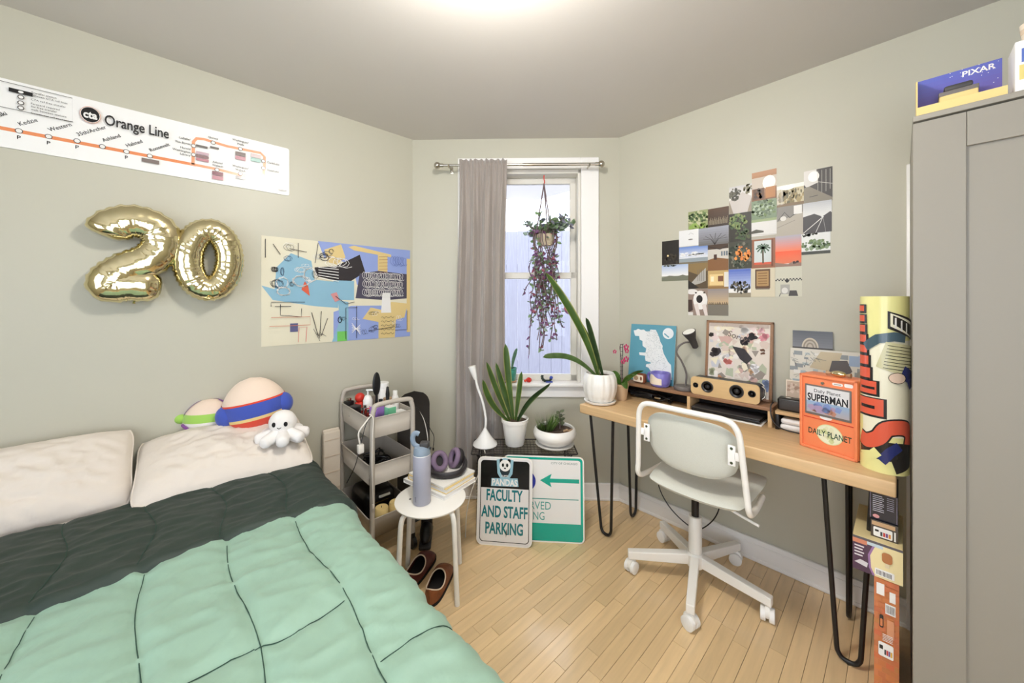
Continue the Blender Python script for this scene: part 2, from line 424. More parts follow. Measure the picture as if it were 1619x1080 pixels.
# window
win = thing('window_1', 'white sash window', 'window', Wp((OW0+OW1)/2, 0, OZ0)); del win['label'], win['category']; win['kind'] = 'structure'
WI = Matrix.Translation(-Vector(win.location))
def wpart(name, boxes, m, bev=.004, par=None):
    mb = MB()
    for b in boxes: wb(mb, *b, bev)
    mb.v = [tuple(Vector(v)-Vector(win.location)) for v in mb.v]
    return mb.build(name, m, par or win, 30)
cw = onw(946, 400)[0]-OW1
wpart('casing', [(OW0-cw, OW0, -.022, 0, OZ0-.02, OZ1+cw*.62), (OW1, OW1+cw, -.022, 0, OZ0-.02, OZ1+cw*.62), (OW0, OW1, -.022, 0, OZ1, OZ1+cw*.62)], 'trim')
wpart('sill', [(OW0-cw+.05, OW1+cw+.01, -.06, .13, OZ0-.025, OZ0)], 'trim', .006)
_, az = onw(850, 627)
wpart('apron', [(OW0-cw, OW1+cw, -.02, 0, az, OZ0-.025)], 'trim')
wpart('jamb', [(OW0, OW0+.02, 0, .15, OZ0, OZ1), (OW1-.02, OW1, 0, .15, OZ0, OZ1), (OW0, OW1, 0, .15, OZ1-.03, OZ1)], 'sash', .002)
zm = onw(850, 436, -.1)[1]
def sash(x0, x1, z0, z1, y0, y1, w, nm):
    f = wpart('sash', [(x0, x0+w, y0, y1, z0, z1), (x1-w, x1, y0, y1, z0, z1), (x0, x1, y0, y1, z0, z0+w), (x0, x1, y0, y1, z1-w, z1)], 'sash', .003)
    p = wpart('pane', [(x0+w, x1-w, (y0+y1)/2-.002, (y0+y1)/2+.002, z0+w, z1-w)], 'glass', 0, f); return f
sash(OW0+.02, OW1-.02, zm-.02, OZ1-.03, .10, .135, .045, 'upper')
sash(OW0+.02, OW1-.02, OZ0, zm+.02, .06, .095, .045, 'lower')
# fence outside
fen = thing('board_fence', 'weathered pale board fence outside the window', 'fence', C(0, 4.9, -.3), YAW)
fp = MB().box((0, 0, 1.35), (.1474, .02, 2.7), .005, 1).build('fence_board', 'fence', fen, 0)
for i in range(-9, 16):
    o = fp if i == -9 else share(fp, fen)
    o.location = (i*.148, random.uniform(-.006, .006), random.uniform(-.02, .02))
MB().box((.4, .05, .9), (4.4, .05, .09)).box((.4, .05, 2.2), (4.4, .05, .09)).build('fence_rail', 'fence', fen, 0)
struct(MB().box((4.2, 4.2, -.42), (7, 7, .1), rz=.78).build('ground_outside', 'fence', smooth=0))
# ceiling lamp just above the frame
lp = C(-.08, 1.0, HC)
cl = thing('ceiling_lamp', 'round flush glass ceiling lamp above the bed', 'lamp', lp)
MB().lathe([(.0, 0), (.15, 0), (.155, -.012), (.15, -.02), (0, -.02)], 32).build('lamp_base', 'white_metal', cl)
MB().lathe([(.14, -.02), (.138, -.035), (.12, -.06), (.08, -.08), (.0, -.088)], 32).build('lamp_shade', 'lamp_glass', cl)
ld = bpy.data.lights.new('ceiling_light', 'POINT'); ld.shadow_soft_size = .11; ld.energy = LAMP_W; ld.color = (1, .965, .92)
lo = bpy.data.objects.new('ceiling_light', ld); COL.objects.link(lo); lo.parent = cl; lo.location = (0, 0, -.13)
# ================================================================= left wall
def LW(px, py, off=0): p = ony(px, py, V0-off); return (p.x, p.z)
ORG = S(232, 142, 90)
# transit line sign
xr, zt_ = LW(457, 236); _, zb_ = LW(457, 310); xl = LW(0, 120)[0]-.62
sgn = thing('transit_sign', 'long white transit line map sign with an orange route on the left wall', 'sign', (xr, V0, zb_))
MB().prism(rr(xl-xr, 0, 0, zt_-zb_, .012), 0, .006, Matrix.Rotation(PI/2, 4, 'X') ).build('panel', 'white_plastic', sgn, 30)
pr = Pr()
def q(px, py): x, z = LW(px, py, .006); return (x-xr, z-zb_)
sh = zt_-zb_
h_or = .0145
pr.line([q(-160, 172), q(0, 202), q(310, 261)], h_or, ORG)
loop = [q(305, 260), q(306, 224), q(311, 219), q(322, 220), q(358, 231), q(412, 242), q(418, 248), q(418, 262), q(417, 276), q(410, 280), q(380, 277), q(345, 268), q(300, 259)]
pr.line(loop, h_or*.9, S(238, 164, 122))
st = [(30, 207, 'Kedzie', 'P'), (77, 216, 'Western', 'P'), (122, 223, '35th/Archer', 'P'), (162, 232, 'Ashland', ''), (200, 240, 'Halsted', 'P'), (237, 247, 'Roosevelt', ''), (-20, 197, 'Pulaski', 'P')]
for x, y, t, p in st:
    a = q(x, y); pr.ell(a[0], a[1], .0105, .0105, S(90, 84, 80)); pr.ell(a[0], a[1], .008, .008, WHITE)
    pr.text(t, a[0]+.004, a[1]+.022, .0145, BLACK, rot=math.radians(36), bold=.006)
    if p: pr.text(p, a[0], a[1]-.034, .0145, BLACK, al='C', bold=.01)
for x, y in ((306, 245), (306, 231), (337, 226), (380, 236), (343, 269), (380, 275), (416, 255), (416, 266)):
    a = q(x, y); pr.ell(a[0], a[1], .010, .010, S(90, 84, 80)); pr.ell(a[0], a[1], .0075, .0075, WHITE)
for t, x, y, al in (('LaSalle/', 301, 223, 'R'), ('Van Buren', 301, 230, 'R'), ('Harold', 301, 238, 'R'), ('Washington', 301, 243, 'R'), ('Library', 301, 248, 'R'), ('Quincy', 337, 220, 'C'), ('Washington/', 380, 225, 'C'), ('Wells', 380, 230, 'C'), ('Adams/', 344, 259, 'C'), ('Wabash', 344, 264, 'C'), ('Washington/', 380, 266, 'C'), ('Wabash', 380, 271, 'C'), ('Clark/Lake', 422, 258, 'L'), ('State/Lake', 422, 270, 'L')):
    a = q(x, y); pr.text(t, a[0], a[1], .0095, S(60, 56, 54), al=al, bold=.008)
for x, y, w, h, cs in ((238, 255, .06, .022, [S(130, 116, 110)]), (319, 232, .045, .014, [S(110, 104, 100)]), (339, 234, .036, .013, [S(110, 104, 100)]), (320, 248, .05, .05, [S(190, 130, 140), S(140, 110, 110), S(200, 170, 180)]), (380, 247, .045, .045, [S(190, 130, 140), S(120, 104, 100)]), (404, 250, .045, .045, [S(150, 190, 180), S(210, 190, 190)]), (344, 278, .045, .045, [S(190, 130, 140), S(130, 80, 90)]), (380, 281, .04, .018, [S(120, 110, 106)])):
    a = q(x, y)
    for i, c in enumerate(cs): pr.rect(a[0]-w/2, a[1]-h/2+h*i/len(cs), a[0]+w/2, a[1]-h/2+h*(i+1)/len(cs)-.003, c)
# legend box
b0 = q(0, 171); b1 = q(115, 194); b2 = q(115, 158)
pr.line([(b1[0]-1.2, b1[1]), (b1[0], b1[1]), (b1[0], b2[1]+.004), (b1[0]-1.2, b2[1]+.004)], .002, S(60, 56, 54))
a = q(34, 147); pr.rect(a[0]-.03, a[1]-.008, a[0]+.03, a[1]+.008, BLACK); pr.ell(a[0], a[1], .007, .005, WHITE)
for y in (155, 164, 172): a = q(34, y); pr.ell(a[0], a[1], .009, .009, S(90, 84, 80)); pr.ell(a[0], a[1], .006, .006, WHITE)
for i, t in enumerate(('Transfer station', 'between CTA rail lines', 'CTA rail free transfer', 'Farecard required', 'for free transfer', 'walk between stations', 'Commuter rail connection')):
    a = q(50, 148.5+i*4.6+(2 if i > 1 else 0)+(2 if i > 2 else 0)+(1 if i > 5 else 0)); pr.text(t, a[0], a[1], .0072, S(50, 46, 44), bold=.006)
# round badge and title
a = q(143.5, 183); rx = (q(160, 186)[0]-q(127, 180)[0])/2; ry = .036
pr.ell(a[0], a[1], rx, ry, S(210, 130, 90), 28); pr.ell(a[0], a[1], rx*.96, ry*.95, WHITE, 28); pr.ell(a[0], a[1], rx*.90, ry*.90, S(20, 16, 18), 28)
pr.text('cta', a[0], a[1]-.015, .031, WHITE, w=rx*1.35, al='C', bold=.035)
a = q(166, 196); b = q(267, 215); pr.text('Orange Line', a[0], a[1]-.006, .046, BLACK, w=b[0]-a[0], bold=.012)
a = q(446, 302); pr.rect(a[0]-.02, a[1], a[0]+.02, a[1]+.004, S(150, 146, 140))
pr.build('lettering', 'gloss', sgn, lambda x, y, z: (x, -.0063-z, y))

# foil number balloons
def balloon(name, label, pts, rad, closed, ecc, seed):
    off = .07; P3 = [ony(x, y, V0-off) for x, y in pts]; c = sum((p for p in P3), Vector())/len(P3)
    base = Vector((c.x, V0-off, min(p.z for p in P3)-rad))
    path = cat([p-base for p in P3], 10, closed); m = len(path); vs = []; fs = []; n = 28
    for i, p in enumerate(path):
        a = path[(i-1) % m] if closed or i else p; b = path[(i+1) % m] if closed or i < m-1 else p
        t = (b-a).normalized(); nr = Vector((-t.z, 0, t.x)); e = 1
        if not closed:
            k = min(i, m-1-i); e = min(1, .30+.70*math.sqrt(min(k/5, 1)))
        for j in range(n):
            th = 2*PI*j/n; cs, sn = math.cos(th), math.sin(th)
            edge = abs(cs)**3; w = 1+edge*.05*math.sin(i*1.9+seed)+.03*noise.noise(Vector((i*.35, th*1.4, seed)))
            d = math.copysign(abs(sn)**.8, sn)*ecc
            vs.append(p+nr*cs*rad*w*e+Vector((0, 1, 0))*d*rad*e*(1+.05*noise.noise(Vector((i*.5, th*2, seed+9)))))
    for i in range(m if closed else m-1):
        k = (i+1) % m
        for j in range(n): fs.append((i*n+j, i*n+(j+1) % n, k*n+(j+1) % n, k*n+j))
    if not closed: fs += [tuple(range(n-1, -1, -1)), tuple((m-1)*n+j for j in range(n))]
    root = thing(name, label, 'balloon', base)
    MB().add(vs, fs).build('foil_body', 'gold_foil', root, 60)
    return root, base
r2, base2 = balloon('number_balloon', 'gold foil balloon shaped like the digit 2 on the left wall', [(166, 374), (180, 357), (214, 350), (247, 362), (257, 387), (238, 410), (203, 424), (178, 440), (177, 452), (205, 450), (256, 455)], .075, False, .72, 1)
MB().cyl(Vector((0, 0, 0)), Vector((0, 0, 0.012)), .006, .002, 8).build('valve_tail', 'gold_foil', r2)
r0, base0 = balloon('number_balloon', 'gold foil balloon shaped like the digit 0 beside the wall art', [(330+33*math.sin(a), 411-46*math.cos(a)) for a in [2*PI*i/14 for i in range(14)]], .061, True, .9, 4)
MB().tube([(-.02, -.03, .012), (0, -.06, .008), (.02, -.03, .012)], .006, 6).build('valve_tail', 'gold_foil', r0)

# abstract poster (generic colour study)
x0, z1 = LW(413, 371); x1 = LW(648, 393)[0]; z0 = LW(530, 540)[1]; z1 = LW(530, 384)[1]
pw, ph = x1-x0, z1-z0
po = thing('abstract_poster', 'unframed abstract poster in cream, sky blue and ochre near the corner', 'poster', (x0, V0, z0))
MB().box((pw/2, -.0015, ph/2), (pw, .002, ph)).build('sheet', 'white_plastic', po, 0)
pr = Pr(); CR_ = S(222, 216, 192); SKY = S(134, 178, 200); PERI = S(140, 158, 212); OCH = S(216, 192, 132); DK = S(36, 30, 34)
def n2(*p): return [(a*pw, b*ph) for a, b in p]
pr.rect(0, 0, pw, ph, CR_)
pr.poly(n2((0, .55), (.07, .52), (.08, .72), (.16, .86), (.28, .80), (.30, .62), (.46, .60), (.45, .34), (.30, .36), (.06, .42)), SKY)
pr.poly(n2((.32, 1), (.5, 1), (1, 1), (1, .62), (.58, .58), (.55, .8), (.36, .84)), PERI)
pr.poly(n2((.42, 0), (1, 0), (1, .36), (.54, .36), (.42, .3)), PERI)
pr.poly(n2((.41, 0), (.52, 0), (.52, .40), (.45, .42), (.46, .2)), SKY)
pr.rect(.445*pw, 0, .51*pw, .10*ph, S(110, 190, 90))
pr.poly(n2((.36, .92), (.47, .99), (.50, .86), (.44, .78), (.38, .80)), OCH)
pr.poly(n2((.30, .74), (.43, .76), (.60, .90), (.64, .72), (.50, .58), (.42, .62), (.30, .66)), DK)
pr.poly(n2((.52, .97), (.56, .99), (.84, .93), (.84, .90), (.56, .94)), OCH)
pr.rect(.735*pw, .70*ph, .81*pw, .93*ph, OCH)
pr.rect(.42*pw, .42*ph, .56*pw, .62*ph, SKY)
pr.poly(n2((.57, .44), (.60, .70), (.74, .74), (.97, .72), (.97, .44), (.80, .42)), S(70, 66, 84))
pr.rect(.97*pw, .05*ph, pw, .9*ph, OCH)
pr.poly(n2((.62, .22), (.68, .34), (.80, .30), (.84, .40), (.98, .38), (.95, .22), (.88, .2), (.87, 0), (.74, 0), (.74, .18)), OCH)
pr.poly(n2((.76, .28), (.84, .28), (.83, .50), (.77, .50)), S(230, 228, 226))
pr.poly(n2((.22, .52), (.27, .46), (.26, .56), (.24, .60)), S(210, 90, 60))
pr.rect(.155*pw, .12*ph, .20*pw, .20*ph, S(90, 90, 130))
pr.poly(n2((.40, .48), (.44, .50), (.46, .42), (.43, .40)), S(205, 140, 140))
RS = random.Random(11)
def scrib(cx, cy, rx, ry, turns, w, col, drift=0):
    n = int(turns*9); pr.line([((cx+drift*(i/n-.5)+rx*math.cos(i*2*PI/9)*(.8+.4*RS.random()))*pw, (cy+ry*math.sin(i*2*PI/9)*(.8+.4*RS.random()))*ph) for i in range(n)], w, col)
for i in range(16):
    a_, b_ = RS.uniform(.05, .42), RS.uniform(.40, .95); scrib(a_, b_, RS.uniform(.008, .03), RS.uniform(.012, .04), RS.choice((2, 3, 4)), .0016, RS.choice((DK, WHITE, DK, S(80, 110, 140))), RS.uniform(-.05, .05))
for i in range(10):
    a_, b_ = RS.uniform(.46, .95), RS.uniform(.05, .35); scrib(a_, b_, RS.uniform(.008, .02), RS.uniform(.012, .03), RS.choice((2, 3)), .0016, RS.choice((DK, WHITE)), RS.uniform(-.05, .05))
for i in range(9): scrib(.68+.10*(i % 3), .50+.09*(i//3), .02, .04, 7, .0022, WHITE, .10)
scrib(.12, .50, .035, .04, 4, .002, WHITE); scrib(.11, .58, .035, .05, 3, .002, WHITE); scrib(.22, .60, .05, .05, 5, .002, WHITE); scrib(.27, .66, .04, .07, 4, .002, WHITE); scrib(.07, .70, .012, .02, 6, .0022, DK, .02)
scrib(.46, .22, .012, .03, 6, .002, DK); scrib(.45, .80, .05, .05, 4, .003, WHITE, .1); scrib(.36, .84, .03, .03, 3, .002, DK); scrib(.9, .86, .02, .05, 6, .002, S(70, 90, 160), .12)
for pts in ([(.32, .07), (.28, .3)], [(.33, .07), (.34, .31)], [(.34, .07), (.38, .24)], [(.05, .36), (.05, .40), (.24, .40)], [(.10, .38), (.10, .28), (.22, .26), (.22, .34)], [(.50, .02), (.50, .34), (.58, .34)], [(.575, .02), (.575, .36)], [(.97, .3), (.97, .08), (.87, .08)], [(.66, .09), (.86, .12)], [(.07, .36), (.16, .36)], [(.02, .97), (.02, .80)], [(.06, .93), (.10, .84)], [(.2, .96), (.2, .82)], [(.15, .90), (.25, .88)], [(.43, .46), (.50, .38), (.56, .40)], [(.32, .98), (.30, .78)], [(.30, .70), (.44, .70)]):
    pr.line(n2(*pts), .0035, DK)
for i in range(5): pr.line(n2(*[(.755+.105*t/8, .05+.045*i+.012*math.sin(t*2.4)) for t in range(9)]), .0025, DK)
for i in range(6): pr.line(n2((.74, .72+.035*i), (.81, .73+.035*i)), .002, S(150, 90, 50))
for i in range(5): pr.line(n2((.29+.02*i, .14-.02*i), (.33, .02+.02*i)), .0025, DK)
pr.line(n2((.04, .18), (.27, .18), (.27, .26), (.05, .26)), .003, S(200, 120, 90)); pr.line(n2((.20, .02), (.205, .16), (.25, .16), (.245, .02)), .003, S(220, 130, 120))
for i in range(6): pr.line(n2((.54, .08+.02*i), (.60, .16-.02*i)), .003, WHITE)
for i in range(5): pr.line(n2((.32, .64+.025*i), (.45, .61+.03*i)), .004, WHITE)
pr.build('artwork', 'print', po, lambda x, y, z: (x, -.0027-z, y), (0, 0, pw, ph))

# ================================================================= photo collage on the right wall
def RW(px, py): p = onx(px, py, U0); return (-p.y, p.z)
G1, G2, G3 = S(60, 84, 46), S(104, 128, 74), S(36, 48, 30)
def ph_(k, p):
    g = p
    def b(y0, y1, c): g.rect(0, y0, 1, y1, c)
    if k == 'moon': b(0, 1, S(34, 30, 26)); g.blobs(.55, .2, .4, .2, 20, .07, [S(60, 52, 40), S(48, 42, 34)], 1); g.ell(.35, .38, .05, .04, S(250, 230, 170))
    if k == 'hills': g.grad(0, .3, 1, 1, S(236, 236, 236), S(176, 194, 224)); b(0, .3, S(150, 150, 132)); g.poly([(0, .2), (.3, .34), (.6, .28), (.8, .36), (1, .26), (1, 0), (0, 0)], S(120, 122, 104)); g.blobs(.3, .95, .25, .04, 14, .04, [G3], 2)
    if k == 'cloud': b(0, 1, S(232, 232, 232)); g.ell(.6, .4, .12, .04, S(120, 116, 112)); g.line([(.5, .7), (.6, .8), (.75, .7)], .02, S(170, 168, 166))
    if k == 'garden': b(0, 1, S(150, 158, 110)); g.blobs(.5, .6, .5, .35, 80, .07, [G1, G2, S(190, 190, 150)], 3); g.blobs(.5, .1, .5, .15, 40, .05, [S(140, 170, 80)], 4, 2)
    if k == 'reeds': g.grad(0, 0, 1, 1, S(50, 36, 26), S(84, 58, 38)); [g.line([(.05+.04*i, .12), (.06+.04*i, .35+.2*((i*7) % 5)/5)], .012, S(190, 176, 146), i == 0) for i in range(23)]
    if k == 'branch': g.grad(0, 0, 1, 1, S(110, 108, 108), S(158, 160, 172)); [g.line([(.55, 0), (.55+.12*math.cos(i*.5), .3), (.55+.4*math.cos(i*.5), .35+.3*math.sin(i*.5))], .015, S(44, 40, 42), i == 0) for i in range(7)]
    if k == 'sea': g.grad(0, .3, 1, 1, S(220, 224, 230), S(110, 142, 206)); b(0, .32, S(150, 160, 166)); b(0, .1, S(120, 110, 90)); g.blobs(.4, .55, .45, .1, 20, .09, [S(240, 240, 240)], 5, .5)
    if k == 'station': b(0, 1, S(92, 76, 54)); g.poly([(0, 1), (1, 1), (1, .7), (.5, .55), (0, .7)], S(140, 116, 74)); g.poly([(0, .1), (.6, .6), (.9, .8), (.9, .3), (.6, .2)], S(176, 172, 164)); g.poly([(0, .35), (.55, .05), (.3, 0), (0, 0)], S(40, 34, 30)); [g.line([(.5+.1*i, .3), (.5+.1*i, .75)], .02, S(110, 104, 96)) for i in range(4)]
    if k == 'gallery': b(0, 1, S(112, 76, 44)); b(.42, .82, S(206, 200, 190)); b(.82, 1, S(70, 50, 34)); g.poly([(0, .42), (.4, .5), (1, .42), (1, 0), (0, 0)], S(134, 92, 54)); g.rect(.3, .42, .45, .62, S(70, 40, 30)); [g.rect(.65+.12*i, .55, .73+.12*i, .72, S(110, 120, 130)) for i in range(3)]; g.line([(0, .95), (.6, .8), (1, .92)], .03, S(40, 30, 24))
    if k == 'room': b(0, 1, S(200, 168, 110)); g.rect(.08, .2, .75, .8, S(232, 204, 144)); g.rect(.5, .4, .75, .7, S(120, 76, 50)); g.rect(.15, .4, .3, .68, S(250, 236, 200)); b(0, .15, S(150, 116, 70)); g.rect(.8, .1, 1, .9, S(226, 222, 214))
    if k == 'dog': b(0, 1, S(150, 130, 118)); g.ell(.62, .58, .36, .36, S(238, 234, 230)); g.ell(.2, .9, .3, .1, S(230, 226, 222)); g.poly([(.3, .4), (.45, .0), (.62, 0), (.5, .45)], S(226, 214, 208)); g.poly([(.7, .4), (.85, .0), (1, 0), (.9, .45)], S(226, 214, 208)); g.ell(.58, .62, .16, .15, S(30, 24, 24)); g.ell(.40, .86, .05, .03, S(50, 40, 36)); g.ell(.82, .86, .05, .03, S(50, 40, 36)); g.poly([(.0, .6), (.2, .6), (.25, .2), (0, .1)], S(70, 52, 46)); g.rect(0, 0, .25, .12, S(220, 216, 210))
    if k == 'skyline': g.grad(0, .4, 1, 1, S(200, 172, 132), S(150, 142, 140)); b(0, .4, S(122, 116, 104)); [g.rect(.03*i, .4, .03*i+.025, .42+.10*(((i*37) % 11)/11), S(84, 74, 62), i == 0) for i in range(33)]
    if k == 'path': g.grad(0, .5, 1, 1, S(232, 228, 222), S(200, 198, 196)); b(0, .5, S(150, 138, 120)); g.poly([(0, .5), (.6, .75), (1, .55), (.8, 0), (.2, 0)], S(200, 192, 186)); g.blobs(.25, .72, .28, .22, 50, .05, [S(60, 60, 48), S(96, 94, 78)], 6); g.blobs(.85, .85, .2, .15, 24, .05, [S(130, 124, 96)], 7)
    if k == 'tree': b(0, 1, S(40, 36, 24)); g.blobs(.4, .7, .4, .28, 70, .05, [G1, G2, S(126, 140, 80)], 8); g.blobs(.6, .25, .4, .2, 50, .05, [G1, S(80, 90, 50)], 9)
    if k == 'oranges': b(0, 1, S(60, 60, 46)); g.blobs(.5, .5, .5, .5, 70, .06, [G3, S(84, 92, 76), S(120, 116, 100)], 10); g.blobs(.6, .5, .32, .34, 22, .07, [S(236, 150, 70), S(226, 130, 56)], 11)
    if k == 'bluetree': g.grad(0, .3, 1, 1, S(180, 192, 226), S(92, 116, 196)); b(0, .16, S(150, 140, 118)); g.blobs(.5, .36, .46, .22, 70, .05, [S(50, 48, 44), S(84, 80, 70), S(120, 112, 96)], 12)
    if k == 'sunburst': g.grad(0, 0, 1, 1, S(120, 78, 40), S(180, 130, 90)); b(.42, .8, S(200, 186, 170)); g.ell(.7, .58, .26, .24, S(255, 250, 235)); g.rect(.05, .05, .5, .42, S(90, 54, 26)); g.rect(.56, .05, .95, .42, S(176, 116, 56)); g.blobs(.3, .25, .2, .15, 16, .06, [S(140, 90, 40), S(60, 36, 20)], 13)
    if k == 'green': b(0, 1, S(120, 140, 110)); g.blobs(.5, .55, .5, .45, 110, .06, [G1, G2, S(170, 186, 160), S(90, 110, 84)], 14)
    if k == 'snow': b(0, 1, S(222, 220, 216)); g.poly([(0, .42), (.2, .5), (.5, .40), (.5, .32), (0, .3)], S(74, 72, 60)); b(.86, 1, S(150, 166, 120)); b(0, .16, S(176, 170, 156)); g.line([(0, .25), (1, .18)], .03, S(190, 186, 180))
    if k == 'palm': b(0, 1, S(150, 96, 66)); g.rect(.12, .12, .84, .94, S(206, 214, 212)); g.rect(.12, .12, .84, .2, S(210, 90, 60)); g.line([(.5, .16), (.49, .65)], .07, S(84, 74, 50)); [g.line([(.5, .68), (.5+.16*math.cos(i*.63), .72+.1*math.sin(i*.63)), (.5+.3*math.cos(i*.63), .66+.16*math.sin(i*.63))], .05, S(60, 92, 66), i == 0) for i in range(10)]; g.rect(.84, .05, .92, .97, S(120, 66, 40))
    if k == 'plaque': b(0, 1, S(214, 204, 178)); g.rect(.18, .3, .8, .96, S(92, 62, 36)); g.rect(.24, .38, .74, .9, S(176, 140, 88)); [g.line([(.3, .82-.09*i), (.68, .82-.09*i)], .03, S(130, 92, 50), i == 0) for i in range(6)]; g.rect(.2, .26, .78, .3, S(120, 110, 96))
    if k == 'grass': b(0, 1, S(196, 184, 150)); g.blobs(.5, .45, .5, .35, 70, .05, [S(120, 104, 60), S(160, 140, 90), S(90, 84, 50)], 15, 2.2); b(.82, 1, S(246, 242, 232)); b(0, .14, S(120, 96, 64)); g.ell(.4, .9, .3, .14, S(255, 252, 240)); [g.line([(.03+.05*i, .1), (.03+.05*i, .8)], .012, S(230, 226, 220), i == 0) for i in range(5)]
    if k == 'street': b(0, 1, S(176, 168, 154)); g.poly([(0, .5), (1, .75), (1, 1), (0, 1)], S(130, 126, 120)); g.line([(.05, .55), (.3, .8), (.5, .6), (.7, .72)], .03, S(60, 56, 54)); g.ell(.25, .6, .12, .08, S(220, 216, 208)); g.rect(.65, .7, .95, .98, S(230, 228, 224)); g.line([(0, .3), (.7, .5)], .02, S(140, 134, 124))
    if k == 'sunset': g.grad(0, .1, 1, .5, S(226, 120, 80), S(240, 94, 50)); g.grad(0, .5, 1, 1, S(238, 130, 96), S(176, 168, 180)); g.poly([(0, .14), (.5, .08), (.7, .16), (1, .1), (1, 0), (0, 0)], S(150, 120, 104)); g.blobs(.8, .12, .12, .03, 8, .03, [S(60, 44, 40)], 16)
    if k == 'kitchen': b(0, 1, S(206, 204, 186)); [g.rect(.06*i, .52+(.04 if i % 2 else 0), .06*i+.06, .56+(.04 if i % 2 else 0), S(40, 38, 36), i == 0) for i in range(17)]; g.rect(.2, .08, .55, .4, S(170, 168, 160)); g.poly([(.55, .2), (.8, .2), (.86, .02), (.5, .02)], S(70, 66, 64)); g.ell(.36, .2, .12, .1, S(220, 218, 212)); g.line([(.2, .1), (.15, .0)], .03, S(60, 58, 56)); g.ell(.45, .52, .07, .06, S(40, 38, 36))
    if k == 'arcade': b(0, 1, S(52, 46, 42)); g.poly([(0, 1), (.45, 1), (.5, .6), (.1, .5), (0, .6)], S(220, 216, 210)); g.ell(.35, .8, .2, .16, S(255, 253, 246)); [g.line([(.5+.14*i, .2+.05*i), (.5+.14*i, .95)], .015, S(190, 186, 176), i == 0) for i in range(4)]; g.line([(.5, .62), (1, .5)], .015, S(190, 186, 176)); g.poly([(0, .5), (.2, .52), (1, .1), (1, 0), (0, 0)], S(128, 120, 104)); g.line([(.2, .2), (.5, .22)], .02, S(60, 54, 50))
    if k == 'road': g.grad(0, .5, 1, 1, S(230, 230, 228), S(190, 192, 196)); g.poly([(0, .55), (.4, .62), (.68, .5), (.95, .64), (1, .6), (1, 0), (0, 0)], S(60, 56, 58)); g.line([(.0, .02), (.66, .46)], .025, S(220, 218, 214)); g.line([(.45, 0), (.69, .46)], .025, S(200, 198, 194)); g.line([(.8, 0), (.71, .46)], .015, S(150, 148, 146)); g.poly([(.62, .5), (.7, .46), (.74, .5)], S(240, 240, 238))
    if k == 'lake': b(0, 1, S(228, 230, 228)); g.blobs(.5, .42, .5, .22, 70, .06, [G2, S(130, 150, 116), S(90, 112, 80)], 17); b(0, .14, S(60, 62, 52)); g.blobs(.3, .92, .3, .08, 24, .04, [S(60, 62, 48)], 18)
PHOTOS = [('moon', 70, 182, 542, 700, 'night photo of a small moon over dark trees'), ('hills', 68, 242, 700, 806, 'photo of grey hills under a white sky, far left of the collage'), ('cloud', 182, 310, 472, 578, 'nearly blank white sky photo in the collage'), ('garden', 242, 371, 345, 466, 'green garden photo at the upper left of the collage'), ('branch', 310, 508, 452, 570, 'grey photo of bare branches against a dim sky'), ('reeds', 372, 509, 326, 448, 'dark brown photo with pale reeds'), ('sea', 182, 371, 578, 692, 'photo of white clouds and blue sky over the sea'), ('station', 242, 371, 690, 858, 'photo of a brown and silver station hall'), ('gallery', 371, 506, 566, 738, 'photo of a gallery room with a brown floor'), ('room', 371, 506, 738, 858, 'photo of a warm yellow lit room'), ('dog', 242, 371, 860, 1033, 'close photo of a white dog with a black nose'), ('skyline', 371, 506, 858, 1034, 'photo of a hazy skyline above grey water'), ('path', 511, 660, 180, 362, 'photo of a pale footpath beside dark bushes'), ('tree', 509, 657, 360, 546, 'photo of a dark green tree at dusk'), ('oranges', 508, 660, 546, 726, 'photo of oranges hanging in a tree'), ('bluetree', 507, 653, 728, 914, 'photo of a tree under a deep blue sky'), ('sunburst', 660, 822, 84, 274, 'photo of a bright sunburst over brown shapes, topmost of its column'), ('green', 658, 823, 274, 398, 'photo of pale green leafy trees'), ('snow', 656, 822, 397, 530, 'photo of a white field with a dark hedge'), ('palm', 657, 813, 530, 722, 'photo of a palm tree through a brown frame'), ('plaque', 654, 813, 722, 912, 'photo of a brown plaque on a cream wall'), ('grass', 824, 1001, 172, 314, 'photo of sunlit dry grass and a pale fence'), ('street', 824, 997, 313, 510, 'grey photo of a street with a bicycle'), ('sunset', 814, 985, 508, 712, 'photo of a vivid orange sunset'), ('kitchen', 814, 989, 710, 909, 'photo of a pale kitchen with a checkered band'), ('arcade', 1001, 1189, 72, 292, 'photo of a dark glass walkway with sun, upper right of the collage'), ('road', 996, 1184, 286, 490, 'photo of a straight road between dark mountains'), ('lake', 986, 1175, 488, 630, 'photo of green trees under a white sky, lower right of the collage')]
for i, (k, a, b, c, d, lab) in enumerate(PHOTOS):
    f = lambda x, y: (1030+x/4.153, 250+y/4.153)
    m = (a+b)/2; xa = RW(*f(a, c))[0]; xb = RW(*f(b, c))[0]; zb1 = RW(*f(m, d))[1]; zt1 = RW(*f(m, c))[1]
    w, h = xb-xa, zt1-zb1; p = Pr(); p.STEP = .00002; p.rect(0, 0, 1, 1, WHITE); ph_(k, p)
    p.v = [(min(max(x, 0), 1), min(max(y, 0), 1), z) for x, y, z in p.v]
    lift = .0012+.0006*(i % 3)
    # paper thickness
    k0 = len(p.v); p.v += [(x, y, z) for z in (-.0006, 0) for x, y in ((0, 0), (1, 0), (1, 1), (0, 1))]; p.c += [WHITE]*8
    p.f += [(k0+j, k0+(j+1) % 4, k0+4+(j+1) % 4, k0+4+j) for j in range(4)]+[(k0, k0+3, k0+2, k0+1)]
    o = p.build('wall_photo', 'photo', None, lambda x, y, z: (-lift-z, -(x*w), y*h)); o.location = (U0, -xa, zb1)
    tag(o, lab, 'photo', 'photo prints taped to the right wall')

